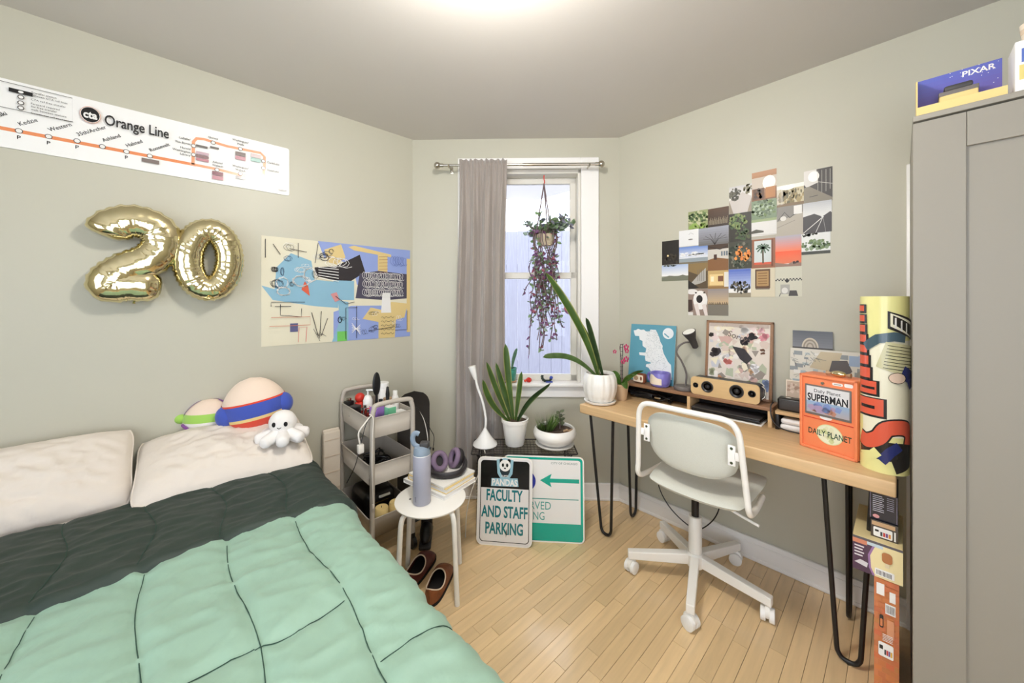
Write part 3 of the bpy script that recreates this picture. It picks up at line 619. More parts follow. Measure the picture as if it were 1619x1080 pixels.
# ================================================================= curtain, rod, hanging plant
sA, zA = onw(694, 262, .11); sB, zB = onw(948, 259, .11); zR = (zA+zB)/2
rod = thing('curtain_rod', 'brushed metal curtain rod with ball finials above the window', 'curtain rod', Wp((sA+sB)/2, 0, zR), WROT)
hl = (sB-sA)/2; sg = -SGN
MB().cyl((-hl, sg*.11, 0), (hl*.1, sg*.11, 0), .008, n=12).cyl((hl*.05, sg*.11, 0), (hl, sg*.11, 0), .0105, n=12).build('rod', 'chrome', rod)
for e in (-1, 1):
    MB().sph((e*(hl+.012), sg*.11, 0), .024).cyl((e*(hl-.03), sg*.11, 0), (e*(hl), sg*.11, 0), .013, n=12).build('finial', 'chrome', rod)
    MB().cyl((e*(hl-.07), 0, 0), (e*(hl-.07), sg*.10, 0), .006, n=10).tube([(e*(hl-.07), sg*.096, .0), (e*(hl-.07), sg*.10, -.014), (e*(hl-.07), sg*.114, -.014), (e*(hl-.07), sg*.126, 0)], .005).box((e*(hl-.07), sg*.004, 0), (.022, .006, .05), .002).build('bracket', 'chrome', rod)
cs0, cz1 = onw(727, 257, .12); cs1, _ = onw(801, 257, .12); bs0 = onw(720, 600, .12)[0]; bs1 = onw(795, 600, .12)[0]
cz0 = .2
def cfn(u, v):                                        # u across, v from bottom to top
    a = cs0+(cs1-cs0)*u; b = bs0+(bs1-bs0)*u
    t = v**1.3; s = b*(1-t)+a*t+.004*math.sin(9*v+u*5)
    amp = .040*(1-.45*v); ph = u*2*PI*3.6+.6*math.sin(3*v)+1.2*(1-v)*u
    off = .120+amp*math.sin(ph)+.006*math.sin(ph*2.3+4*v)
    k_ = max(0, (v-.80)/.20); off = .120+(off-.120)*(1-.85*k_)+.020*k_*k_+.006*k_*math.sin(u*2*PI*12+2*v)
    z = cz0+(cz1+.012-cz0)*v+(.006*math.sin(u*2*PI*9) if v > .97 else 0)
    p = Wp(s, off, z); return p
cb = Wp((bs0+bs1)/2, .12, cz0); cu = MB().grid(110, 60, lambda u, v: cfn(u, v)-cb)
co = tag(cu.build('curtain', 'curtain', None, 80, cb), 'grey linen curtain gathered to the left of the window', 'curtain')
sm = co.modifiers.new('thick', 'SOLIDIFY'); sm.thickness = .003

def leafcol(c, v=.12, R=random): k = 1+R.uniform(-v, v); return (c[0]*k, c[1]*k, c[2]*k, 1)
hp = dep(862, 372, 2.62); hroot = thing('hanging_planter', 'trailing purple and green plant in a hanging pot before the window', 'plant', hp)
hk = dep(860, 285, 2.62)-hp
MB().tube(cat([hk+Vector((0, 0, .035)), hk+Vector((0, 0, .01)), hk+Vector((.006, .0, -.01)), hk+Vector((0, 0, -.028))], 5), .004, 6).build('hook', 'red_plastic', hroot)
MB().lathe([(.0, -.075), (.045, -.075), (.06, -.03), (.068, .0), (.062, .004), (.056, -.01), (0, -.012)], 24, rib=.02, ribn=20).build('pot', 'basket', hroot)
co_ = MB()
for i in range(3):
    a = i*2.1+.4; co_.tube([hk+Vector((0, 0, -.025)), Vector((.066*math.cos(a), .066*math.sin(a), 0))], .0045, 6)
co_.build('hanger_cord', 'stem', hroot)
R = random.Random(5); stems = MB(); lv = MB(); lv.c = []
PUR, GRN, GRY, PINK = S(134, 92, 130), S(126, 152, 110), S(142, 158, 142), S(166, 96, 112)
def leaf(mb, p, d, L, w, col, R):
    d = d.normalized(); up = Vector((R.uniform(-1, 1), R.uniform(-1, 1), R.uniform(-.3, 1))); sd = d.cross(up)
    if sd.length < .05: sd = d.orthogonal()
    sd = sd.normalized(); n = sd.cross(d)
    vs = [p, p+d*L*.35+sd*w, p+d*L*.7+sd*w*.8, p+d*L, p+d*L*.7-sd*w*.8, p+d*L*.35-sd*w, p+d*L*.5-n*w*.35]
    mb.add(vs, [(0, 1, 6), (1, 2, 6), (2, 3, 6), (3, 4, 6), (4, 5, 6), (5, 0, 6)], None, leafcol(col, .2, R))
cr, cf = Vector((RT.x, RT.y, 0)), Vector((FW.x, FW.y, 0))
for i in range(24):                                   # trailing stems
    a = R.uniform(0, 2*PI); p0 = Vector((.05*math.cos(a), .05*math.sin(a), .0)); L = R.uniform(.35, .80)
    tx = R.uniform(-.12, .12)+.02; pts = [p0, p0*1.5+Vector((0, 0, .025)), p0*1.7+Vector((0, 0, -.05))]
    k = 6
    for j in range(1, k+1):
        t = j/k; pts.append(Vector((p0.x, p0.y, 0))*1.2+cr*(tx*t+R.uniform(-.02, .02))+cf*R.uniform(-.03, .03)+Vector((0, 0, -.06-L*t)))
    pts = cat(pts, 4); stems.tube(pts, .0034, 5)
    for j, p in enumerate(pts):
        if R.random() < (.75 if j < 12 else .22): continue
        for _ in range(R.choice((1, 2))):
            leaf(lv, p, Vector((R.uniform(-1, 1), R.uniform(-1, 1), R.uniform(-.9, .5))), R.uniform(.025, .045), R.uniform(.007, .012), R.choice((PUR, GRN, GRY, PUR, GRN, PINK)), R)
for i in range(26):                                   # bushy top
    a = R.uniform(0, 2*PI); p0 = Vector((.035*math.cos(a), .035*math.sin(a), 0)); L = R.uniform(.10, .21)
    d = Vector((math.cos(a), math.sin(a), R.uniform(.3, 1.6))).normalized()
    pts = cat([p0, p0+d*L*.5, p0+d*L+Vector((0, 0, -.02))], 4); stems.tube(pts, .0030, 5)
    for p in pts[2:]:
        for _ in range(2): leaf(lv, p, Vector((R.uniform(-1, 1), R.uniform(-1, 1), R.uniform(-.3, .9))), R.uniform(.035, .055), R.uniform(.011, .016), R.choice((GRY, GRN, S(134, 136, 152), GRN)), R)
stems.build('stem', 'stem', hroot)
lo_ = lv.build('foliage', 'leaf', hroot, 0); lo_['kind'] = 'stuff'
# ================================================================= bed
BU0, BU1, BV0, BV1 = -.98, .535, .42, V0-.03
bed = thing('bed', 'low double bed with its head against the left wall', 'bed', ((BU0+BU1)/2, (BV0+BV1)/2, 0))
bw, bl = BU1-BU0, BV1-BV0
MB().box((0, 0, .22), (bw-.06, bl-.04, .12), .01).build('frame', 'bed_frame', bed)
for sx in (-1, 1):
    for sy in (-1, 1): MB().cyl((sx*(bw/2-.1), sy*(bl/2-.1), 0), (sx*(bw/2-.1), sy*(bl/2-.1), .17), .025).build('leg', 'bed_frame', bed)
MB().box((0, 0, .42), (bw-.04, bl-.02, .28), .05, 4).build('mattress', 'sheet', bed)
def shf(u, v):
    x = -bw/2+.01+(bw-.02)*u; y = .30+(bl/2-.32)*v
    e = min(u, 1-u); z = .583+.012*noise.noise(Vector((x*5, y*7, 1)))-(max(0, .03-e)/.03)**2*.06
    return Vector((x, y, z))
MB().grid(60, 30, shf).build('fitted_sheet', 'sheet', bed, 80)
# comforter
SEAM = [-.88, -.67, -.46, -.255, -.05, .15, .355]
DV = 1.575; HV = 2.125
com = thing('comforter', 'mint quilted comforter with a folded dark green top on the bed', 'comforter', (0, 1.2, .6))
CO = Vector((0, 1.2, .6))
def cross(x): i = sum(1 for s in SEAM if x > s); return [1.04, .81] [i % 2 == 1] if i != 6 else 1.045
def crossv(x):
    i = sum(1 for s in SEAM if x > s); return (.81, .81, 1.04, .81, 1.06, 1.05, 1.045, .81)[i]
def puff(x, y):
    d = min([abs(x-s-.012*math.sin(y*9+s*30)) for s in SEAM]); c = crossv(x); d2 = min(abs(y-c-.01*math.sin(x*20)), abs(y-c+.52))
    f = lambda q: 1-math.exp(-(q/.018)**1.1)
    return f(d)*f(d2)
def wr(x, y):
    return .008*noise.noise(Vector((x*3, y*4, 3)))+.008*(1-abs(noise.noise(Vector((x*5+y*2, y*9-x*3, 8)))))**3+.005*(1-abs(noise.noise(Vector((x*9, y*16+x*5, 15)))))**4+.002*noise.noise(Vector((x*22, y*30, 5)))
ZT = .622
def drape(s, y, base, xe=.535):                        # s runs across the bed then down the side
    w = .018*noise.noise(Vector((y*4, 0, 2)))+.008*math.sin(y*13)
    xe += w; r = .06
    if s < xe-r: return s, 0, Vector((0, 0, 1))
    a = (s-(xe-r))/r
    if a < PI/2: return xe-r+r*math.sin(a), -r*(1-math.cos(a)), Vector((math.sin(a), 0, math.cos(a)))
    d = (a-PI/2)*r; return xe+.025*math.sin(y*11)*min(1, d/.2)+d*.06, -r-d, Vector((1, 0, 0))
def cf1(u, v):
    s = -1.03+(.95+1.03)*u; y = BV0-.04+(DV+.02-BV0+.04)*v
    x, dz, n = drape(s, y, 0); h = .013*puff(s, y)+wr(s, y)
    return Vector((x, y, ZT+dz))+n*h-CO
body = MB().grid(210, 130, cf1).build('quilted_panel', 'mint', com, 80)
def dark(u, v):
    s = -1.03+(.93+1.03)*u; y = DV+(HV-DV)*v+.012*math.sin(s*7)*(1-v)-.05*max(0, s-.1)*(1-v)
    x, dz, n = drape(s, y, 0, .525+.02*(1-v))
    d = min([abs(s-q-.02*math.sin(y*12+q*30)) for q in SEAM]); h = .010*(1-math.exp(-(d/.016)**1.1))+.9*wr(s+3, y*1.3)
    e = min(v, 1-v); lip = .030*min(1, e/.05)**.5
    return Vector((x, y, ZT-.012+dz))+n*(h+lip)-CO
MB().grid(200, 70, dark).build('folded_top', 'deep_green', com, 80)
st_ = MB()                                            # the stitched seams
for q_ in SEAM[2:]:
    for y0, y1, dk in ((BV0+.02, DV-.02, 0), (DV+.03, HV-.03, 1)):
        pts = []
        for i in range(40):
            y = y0+(y1-y0)*i/39
            s = q_+.012*math.sin(y*9+q_*30) if not dk else q_+.02*math.sin(y*12+q_*30)
            x, dz, n = drape(s, y, 0); h = wr(s, y) if not dk else .9*wr(s+3, y*1.3)+.018
            pts.append(Vector((x, y, ZT+dz))+n*(h+.003)-CO)
        st_.tube(pts, .0012, 5)
for a, b, c in ((-.05, .15, 1.05), (.15, .355, 1.045), (.355, .56, .81), (-.255, -.05, 1.06)):
    pts = []
    for i in range(24):
        s = a+(b-a)*i/23; y = c+.01*math.sin(s*20); x, dz, n = drape(s, y, 0); pts.append(Vector((x, y, ZT+dz))+n*(wr(s, y)+.003)-CO)
    st_.tube(pts, .0012, 5)
st_.build('stitching', 'stitch', com)
# pillows
def pillow(name, label, cx, cy, cz, lx, ly, th, tilt, rz, seed):
    def f(d): return d
    def fn(side):
        def g(u, v):
            x, y = (u-.5)*2, (v-.5)*2; e = (1-abs(x)**2.6)*(1-abs(y)**2.6); h = max(0, e)**.55
            pin = math.sqrt(1-.10*y**6)*(1-.03*(1-abs(y)**2)*abs(x)**4); pin2 = math.sqrt(1-.14*x**6)*(1-.03*(1-abs(x)**2)*abs(y)**4)
            w = .016*noise.noise(Vector((x*2.2, y*2.6, seed)))+.012*(1-abs(noise.noise(Vector((x*4+y*3, y*5-x*2, seed+3)))))**3+.006*(1-abs(noise.noise(Vector((x*9, y*7+x*5, seed+5)))))**4
            return Vector((x*lx/2*pin, y*ly/2*pin2, side*h*th/2*(1+.2*noise.noise(Vector((x*1.5, y*1.5, seed+7))))+w*h))
        return g
    root = thing(name, label, 'pillow', (cx, cy, cz)); root.rotation_euler = (tilt, 0, rz)
    MB().grid(64, 44, fn(1)).grid(64, 44, fn(-1)).build('pillow_cushion', 'pillow', root, 80)
    ed = [fn(1)(u, v) for u, v in [(i/30, 0) for i in range(30)]+[(1, i/20) for i in range(20)]+[(1-i/30, 1) for i in range(30)]+[(0, 1-i/20) for i in range(20)]]
    MB().tube(ed, .004, 6, True).build('edge_seam', 'pillow', root)
    return root
pillow('pillow', 'cream pillow under the plush toys, right of the pair', .222, 2.245, .715, .66, .45, .165, .33, -.03, 2)
pillow('pillow', 'cream pillow at the left edge, without toys on it', -.45, 2.29, .745, .69, .38, .17, .72, .02, 6)

# plush toys on the pillow
def egg(d): return Vector((d.x*(1-.16*d.z), d.y*(1-.16*d.z), d.z))
def sector(mb, r, fn, lo, hi, m, name, par, M=None, grow=1.0, amask=None):
    # a horizontal zone of the egg between two heights
    nu, nv = 40, 10; vs = []; fs = []
    for i in range(nv+1):
        for j in range(nu):
            a = 2*PI*j/nu; l, h = (lo(a) if callable(lo) else lo), (hi(a) if callable(hi) else hi)
            z = l+(h-l)*i/nv; z = max(-1, min(1, z)); c = math.sqrt(max(0, 1-z*z)); d = egg(Vector((math.cos(a)*c, math.sin(a)*c, z)))
            vs.append(Vector((d.x*r[0], d.y*r[1], d.z*r[2]))*grow)
    for i in range(nv):
        for j in range(nu):
            if amask and not amask(2*PI*(j+.5)/nu): continue
            fs.append((i*nu+j, i*nu+(j+1) % nu, (i+1)*nu+(j+1) % nu, (i+1)*nu+j))
    return MB().add(vs, fs, M).build(name, m, par, 80)
F_ = -PI/2                                             # local front is -y
pb = dep(412, 684, 1.93); big = thing('plush_cushion', 'round plush cushion in blue and red blocks, largest toy on the pillow', 'plush toy', pb+Vector((0, .02, .022)), YAW+.35)
big.rotation_euler = (0, -.16, YAW+.55)
r = (.142, .095, .138); Mz = Matrix.Translation((0, 0, .135))
for lo_h, hi_h, m, n in ((.16, 1, 'plush_beige', 'top_panel'), (-.38, .16, 'plush_blue', 'middle_panel'), (-.50, -.38, 'plush_yellow', 'belt_band'), (-1, -.50, 'plush_red', 'bottom_panel')): sector(None, r, egg, lo_h, hi_h, m, n, big, Mz)
sector(None, r, egg, .12, .18, 'plush_red', 'collar_band', big, Mz, 1.02)
for e in (-1, 1): MB().sph((e*.128, -.02, .105), (.042, .04, .055)).build('side_flap', 'plush_blue', big)
pb = dep(331, 683, 1.90); sm_ = thing('plush_cushion', 'small white and green round plush cushion with purple trim at the left', 'plush toy', pb, YAW+.45)
r = (.105, .075, .088); Mz = Matrix.Translation((0, 0, .084))
for lo_h, hi_h, m, n in ((.28, 1, 'plush_beige', 'top_panel'), (-.18, .28, 'plush_green', 'middle_panel'), (-1, -.18, 'plush_white', 'bottom_panel')): sector(None, r, egg, lo_h, hi_h, m, n, sm_, Mz)
sector(None, r, egg, .2, .9, 'plush_purple', 'hood_edge', sm_, Mz, 1.03, lambda a: math.sin(a) > -.25)
for e in (-1, 1):
    MB().sph((e*.115, .0, .085), (.028, .024, .026)).build('side_flap', 'plush_green', sm_)
    MB().tube(cat([(e*.098, -.035, .06), (e*.075, -.058, .045), (e*.06, -.065, .022)], 4), .007, 8).build('purple_stripe', 'plush_purple', sm_)
# octopus
pb = dep(446, 686, 1.86); oc = thing('octopus_plush', 'white octopus plush with dot eyes and a smile', 'plush toy', pb+Vector((0, -.015, -.024)), YAW+.25)
MB().sph((.0, 0, .088), (.062, .058, .060)).build('body', 'plush_white', oc)
for i in range(8):
    a = i*PI/4+.3; d = Vector((math.cos(a), math.sin(a), 0))
    MB().tube(cat([d*.02+Vector((0, 0, .05)), d*.055+Vector((0, 0, .032)), d*.10+Vector((0, 0, .020)), d*.118+Vector((0, 0, .017))], 5), [.026+.004*math.sin(j/12*PI) for j in range(12)]+[.024, .021, .015, .004], 10).build('tentacle', 'plush_white', oc)
for e in (-1, 1): MB().sph((e*.026+.004, -.054, .092), (.009, .006, .012), 10, 8).build('eye', 'plush_black', oc)
MB().tube(cat([(-.006, -.0595, .078), (.003, -.0605, .073), (.012, -.0595, .078)], 4), .0016, 5).build('smile', 'plush_black', oc)

# cream pad between bed and cart
p = ony(531, 690, V0-.06); pad = thing('folded_pad', 'cream quilted pad standing between the bed and the cart', 'pad', (p.x-.024, V0-.045, 0))
for k in range(2): MB().box((0, -.018*k, .33), (.10, .022, .66-.02*k), .01, 3).build('pad_layer', 'cream_pad', pad)
for k in range(6): MB().box((0, -.031, .1+.1*k), (.095, .002, .004)).build('seam', 'shoe_trim', pad)

# ================================================================= trolley
TU0, TU1, TV0, TV1 = .80, 1.065, 1.98, 2.44
tr = thing('rolling_cart', 'three tier taupe metal rolling cart by the bed', 'cart', ((TU0+TU1)/2, (TV0+TV1)/2, 0))
tw, tl = TU1-TU0, TV1-TV0
def tray(z0, z1):
    mb = MB(); o = rr(-tw/2, -tl/2, tw/2, tl/2, .03); n = len(o)
    vs = [(x, y, z1) for x, y in o]+[(x*.94, y*.96, z0) for x, y in o]+[(x*.925, y*.945, z0+.004) for x, y in o]+[(x*.985, y*.985, z1) for x, y in o]
    fs = [(i+k*n, (i+1) % n+k*n, (i+1) % n+(k+1)*n, i+(k+1)*n) for k in range(3) for i in range(n)]
    fs += [tuple(range(n, 2*n))]
    t_ = mb.add(vs, fs).tube([(x, y, z1) for x, y in o], .0035, 6, True).build('tray', 'cart', tr, 50)
    m2 = MB().prism([(x*.925, y*.945) for x, y in o], z0+.003, z0+.006).build('tray_mesh', 'cart_mesh', t_, 30); return t_
for z0, z1 in ((.70, .813), (.44, .555), (.15, .26)): tray(z0, z1)
for e in (-1, 1):
    y = e*(tl/2+.006); x = tw/2-.012
    MB().tube([(-x, y, .09), (-x, y, .60)]+cat([(-x, y, .82), (-x*.93, y, .86), (-x*.72, y, .885), (x*.72, y, .885), (x*.93, y, .86), (x, y, .82)], 5)+[(x, y, .6), (x, y, .09)], .0135, 12).build('post_frame', 'cart', tr)
    for s in (-1, 1):
        c = MB().cyl((s*x-.012, y, .035), (s*x+.012, y, .035), .035, n=18).box((s*x, y, .075), (.02, .03, .04), .004).build('caster', 'black_plastic', tr)
TC = Vector(tr.location)
def on_cart(px, py, z): return onz(px, py, z)
# items in the top tray (each a thing of its own)
ZT1 = .748
def item(name, label, catg, pos, parts, rz=0, group=None):
    root = thing(name, label, catg, pos, rz, group)
    for n, m, f in parts: mb = MB(); f(mb); mb.build(n, m, root)
    return root
def tp(u, v, z=ZT1): return Vector((TU0+tw*u, TV0+tl*v, z))
item('organizer_tray', 'white organizer lining the top tray of the cart', 'organizer', tp(.5, .5, .7065), [('tray_box', 'white_plastic', lambda b: b.box((0, 0, .0195), (tw-.035, tl-.04, .038), .004)), ('divider', 'white_metal', lambda b: b.box((0, .05, .0395), (tw-.05, .003, .0025)))])
item('hair_brush', 'black oval hair brush standing upright in the cart', 'brush', tp(.60, .62), [('handle', 'black_plastic', lambda b: b.cyl((0, 0, 0), (0, 0, .12), .010, .008)), ('head', 'black_plastic', lambda b: b.sph((0, 0, .185), (.030, .013, .075)))], .3)
item('makeup_brush', 'thin black brush with white handle on the cart', 'brush', tp(.62, .30), [('handle', 'white_plastic', lambda b: b.cyl((0, 0, 0), (0, 0, .105), .016)), ('ferrule', 'chrome', lambda b: b.cyl((0, 0, .105), (0, 0, .115), .011)), ('bristle', 'black_plastic', lambda b: b.lathe([(.010, .115), (.012, .15), (.007, .19), (0, .195)], 14))])
item('pump_bottle', 'white pump bottle at the back of the cart', 'bottle', tp(.42, .66), [('bottle_body', 'white_plastic', lambda b: b.lathe([(0, 0), (.026, 0), (.028, .01), (.028, .09), (.018, .115), (.010, .12), (0, .12)])), ('pump', 'white_plastic', lambda b: b.cyl((0, 0, .12), (0, 0, .15), .005).box((.012, 0, .152), (.045, .014, .010), .003))], -.6)
item('paper_roll', 'tall white cylinder behind the brushes on the cart', 'container', tp(.79, .70), [('tub', 'white_plastic', lambda b: b.lathe([(0, 0), (.040, 0), (.041, .004), (.041, .165), (.038, .17), (0, .17)])), ('lid', 'white_plastic', lambda b: b.lathe([(.043, .15), (.043, .18), (.04, .183), (0, .183)]))])
item('spray_bottle', 'slim white bottle at the right of the cart top', 'bottle', tp(.90, .42), [('bottle_body', 'white_plastic', lambda b: b.lathe([(0, 0), (.022, 0), (.023, .005), (.023, .10), (.015, .118), (0, .118)])), ('cap', 'white_plastic', lambda b: b.lathe([(.014, .115), (.014, .145), (.012, .148), (0, .148)]))])
item('jar', 'tan lidded jar on the cart top', 'jar', tp(.74, .45), [('glass', 'tan_jar', lambda b: b.lathe([(0, 0), (.024, 0), (.025, .004), (.025, .085), (0, .085)])), ('lid', 'tan_jar', lambda b: b.lathe([(.026, .085), (.026, .108), (0, .11)]))])
item('tall_jar', 'brown ribbed tube on the cart beside the white bottles', 'jar', tp(.52, .38), [('glass', 'tan_jar', lambda b: b.lathe([(0, 0), (.015, 0), (.015, .10), (0, .10)])), ('lid', 'black_plastic', lambda b: b.lathe([(.012, .10), (.012, .115), (0, .117)]))])
item('perfume_bottle', 'square black perfume bottle at the left corner of the cart', 'bottle', tp(.12, .88), [('bottle_body', 'black_plastic', lambda b: b.box((0, 0, .04), (.05, .04, .08), .005)), ('cap', 'chrome', lambda b: b.box((0, 0, .089), (.025, .02, .018), .003))], .2)
item('perfume_bottle', 'low black case in front of the square perfume bottle', 'case', tp(.14, .68), [('case_body', 'black_plastic', lambda b: b.box((0, 0, .03), (.055, .05, .06), .006)), ('lid', 'dark_grey', lambda b: b.box((0, 0, .064), (.056, .051, .01), .004))], .5)
item('red_bottle', 'red apple-shaped bottle in the cart', 'bottle', tp(.34, .82), [('bottle_body', 'red_plastic', lambda b: b.lathe([(0, 0), (.022, 0), (.034, .02), (.036, .045), (.026, .066), (.010, .072), (0, .07)])), ('stopper', 'red_plastic', lambda b: b.sph((0, 0, .095), .030)), ('neck', 'chrome', lambda b: b.cyl((0, 0, .066), (0, 0, .08), .009))])
item('red_jar', 'small red lidded jar beside the red bottle', 'jar', tp(.42, .62, ZT1), [('jar_body', 'red_plastic', lambda b: b.lathe([(0, 0), (.024, 0), (.028, .02), (.024, .045), (0, .05)])), ('knob', 'red_plastic', lambda b: b.sph((0, 0, .054), .01))])
for k, (u, v) in enumerate(((.18, .50), (.30, .58), (.22, .36), (.34, .44))):
    item('glass_vial', ('clear glass vial near the left rim of the cart', 'clear glass vial between the red jar and the case', 'clear glass vial near the front left of the cart', 'clear glass vial behind the purple box')[k], 'bottle', tp(u, v), [('vial', 'clear_plastic', lambda b: b.lathe([(0, 0), (.014, 0), (.014, .05), (.007, .058), (0, .058)], 14)), ('cap', 'chrome', lambda b: b.cyl((0, 0, .058), (0, 0, .072), .008))], 0, 'vials in the cart')
item('carton', 'purple carton on the cart top', 'box', tp(.30, .20), [('box_body', 'purple_box', lambda b: b.box((0, 0, .05), (.055, .06, .10), .002)), ('flap', 'plush_yellow', lambda b: b.box((-.001, -.001, .02), (.056, .061, .03)))], .35)
item('carton', 'mint green carton behind the cart handle', 'box', tp(.56, .15), [('box_body', 'mint_box', lambda b: b.box((0, 0, .045), (.05, .045, .09), .002)), ('flap', 'white_plastic', lambda b: b.box((0, 0, .091), (.046, .041, .004)))], .2)
item('paper_stack', 'stack of white papers lying in the cart tray', 'paper', tp(.74, .16), [('sheet', 'white_plastic', lambda b: b.box((0, 0, .046), (.11, .10, .002), rz=.1)), ('notebook', 'white_metal', lambda b: b.box((0, 0, .0225), (.10, .09, .044), .003))])
item('cable_bundle', 'tangle of black cables and adapters in the middle tray', 'cables', tp(.55, .55, .447), [('cable', 'black_plastic', lambda b: b.tube(cat([Vector((.06*math.cos(i*1.7), .09*math.sin(i*1.3), .012+.014*(i % 4))) for i in range(26)], 5), .004, 6)), ('adapter', 'black_plastic', lambda b: b.box((.0, .03, .02), (.05, .08, .035), .005, rz=.6)), ('plug', 'chrome', lambda b: b.box((.05, -.08, .012), (.02, .03, .012), .003, rz=.4))])
item('card', 'pale paper card lying in the middle tray', 'paper', tp(.2, .2, .447), [('sheet', 'white_plastic', lambda b: b.box((0, 0, .004), (.05, .09, .003), rz=.5)), ('fold', 'white_metal', lambda b: b.box((.004, 0, .0065), (.046, .086, .001), rz=.45))])
for k, (u, v) in enumerate(((.36, .14), (.68, .14))):
    item('candle', ('cream candle at the left of the bottom tray', 'cream candle at the right of the bottom tray')[k], 'candle', tp(u, v, .157), [('wax', 'plush_yellow', lambda b: b.lathe([(0, 0), (.036, 0), (.038, .01), (.038, .11), (.034, .118), (.02, .114), (0, .114)])), ('wick', 'black_plastic', lambda b: b.cyl((0, 0, .113), (0, 0, .124), .0015, n=5))], 0, 'candles in the cart')
item('tool_pouch', 'black pouch filling the back of the bottom tray', 'bag', tp(.5, .6, .157), [('pouch', 'black_plastic', lambda b: b.box((0, 0, .08), (.19, .24, .16), .04, 4)), ('zip', 'chrome', lambda b: b.box((0, -.118, .10), (.14, .006, .006))), ('grip', 'white_metal', lambda b: b.box((.02, -.122, .13), (.07, .01, .016), .004))])
def cable(name, label, pts, m, r=.0028, plug=None):
    root = thing(name, label, 'cable', pts[-1]); b = Vector(pts[-1])
    MB().tube(cat([Vector(p)-b for p in pts], 6), r, 6).build('cord', m, root)
    if plug: MB().box((0, 0, -.012), plug, .003).build('plug', m, root)
    return root
fr = TV0-.03
cable('charging_cable', 'white charging cable hanging in front of the cart post', [ony(584, 655, fr+.02), ony(590, 662, fr), ony(589, 690, fr), ony(588, 740, fr), ony(590, 797, fr)], 'cord_white', .003, (.012, .008, .025))
cable('charging_cable', 'white cable with a square plug at the left of the cart', [ony(588, 656, fr+.02), ony(578, 668, fr), ony(567, 685, fr), ony(570, 706, fr)], 'cord_white', .0042, (.03, .024, .045))
cable('power_cord', 'thin black cord draped down the left side of the cart', [ony(592, 655, fr+.02), ony(580, 668, fr), ony(572, 695, fr), ony(562, 735, fr), ony(548, 764, fr+.05)], 'black_plastic', .0022)
cable('power_cord', 'thin black cord hanging behind the water bottle', [ony(656, 643, fr+.05), ony(664, 650, fr+.05), ony(680, 678, fr+.05), ony(686, 690, fr+.05), ony(685, 707, fr+.05)], 'black_plastic', .0022, (.010, .007, .02))
cable('charging_cable', 'white cable hanging behind the water bottle', [ony(664, 650, fr+.12), ony(671, 666, fr+.06), ony(676, 690, fr+.04), ony(676, 706, fr+.04)], 'cord_white', .0024)

# skateboard standing in the corner behind the cart
sk = thing('skateboard', 'black skateboard standing on end in the corner behind the cart', 'skateboard', C(-.660, 2.46, 0), YAW+.35)
def skf(side):
    def g(u, v):
        z = v*.86; t = abs(v-.5)*2; hw = .105*math.sqrt(max(0, 1-max(0, (t-.74)/.26)**2.2)) if t > .74 else .105
        k = max(0, t-.66)/.34; return Vector(((u-.5)*2*hw, side*.005-.05*k*k+.05*(v-.5)*.3, z))
    return g
MB().grid(14, 50, skf(1)).grid(14, 50, skf(-1)).build('deck', 'skate', sk, 60)
for z in (.2, .66):
    t_ = MB().box((0, .03, z), (.05, .05, .06), .006).cyl((-.085, .055, z), (.085, .055, z), .007).build('truck', 'dark_grey', sk)
    for e in (-1, 1): MB().cyl((e*.075-.016, .055, z), (e*.075+.016, .055, z), .026).build('wheel', 'black_plastic', t_)
bt = thing('boot', 'black boot on the floor behind the stool', 'boot', C(-.525, 2.24, 0), YAW+.15)
MB().sph((0, 0, .05), (.038, .11, .045)).tube([(0, .05, .04), (0, .055, .12), (0, .06, .19)], [.036, .034, .038], 14).build('upper', 'black_plastic', bt); MB().box((0, -.0, .012), (.07, .22, .024), .01).build('sole', 'dark_grey', bt)

# ================================================================= stool and what is on it
SZ = .45
sc = onz(681, 786, SZ); st_o = thing('stool', 'round white metal stool beside the bed', 'stool', (sc.x, sc.y, 0), YAW)
MB().lathe([(0, SZ-.012), (.165, SZ-.012), (.176, SZ-.010), (.178, SZ-.003), (.174, SZ), (0, SZ)], 48).build('seat', 'white_metal', st_o)
for i in range(4):
    a = PI/4+PI/2*i+.10; d = Vector((math.cos(a), math.sin(a), 0))
    MB().tube([d*.09+Vector((0, 0, SZ-.02))]+cat([d*.13+Vector((0, 0, SZ-.02)), d*.165+Vector((0, 0, SZ-.03)), d*.178+Vector((0, 0, SZ-.07))], 5)+[d*.20+Vector((0, 0, .0))], .0125, 12).build('leg', 'white_metal', st_o)
for x, y in ((-.05, -.02),): MB().cyl((x-.05, y-.0, SZ+.0005), (x-.05, y, SZ+.001), .006).build('seat_hole', 'black_plastic', st_o)
def book(name, label, x, y, z, w, d, h, rz, cov, group='books on the stool'):
    root = thing(name, label, 'book', C(-.402+x, 2.035+y, z), YAW+rz, group); x = y = 0
    MB().box((x, y, h/2), (w-.004, d-.006, h-.006)).build('pages', 'sheet', root, 0)
    MB().box((x, y, .0015), (w, d, .003)).box((x, y, h-.0015), (w, d, .003)).box((x-w/2+.0015, y, h/2), (.003, d, h)).build('cover', cov, root, 0)
book('book', 'white paperback at the bottom of the pile on the stool', .0, .0, SZ+.0012, .32, .24, .022, -.62, 'white_plastic')
book('book', 'cream paperback in the middle of the pile on the stool', .01, -.004, SZ+.0245, .29, .22, .024, -.60, 'plush_yellow')
book('book', 'pale patterned notebook on top of the pile on the stool', .012, .004, SZ+.0500, .28, .235, .008, -.64, 'white_metal')
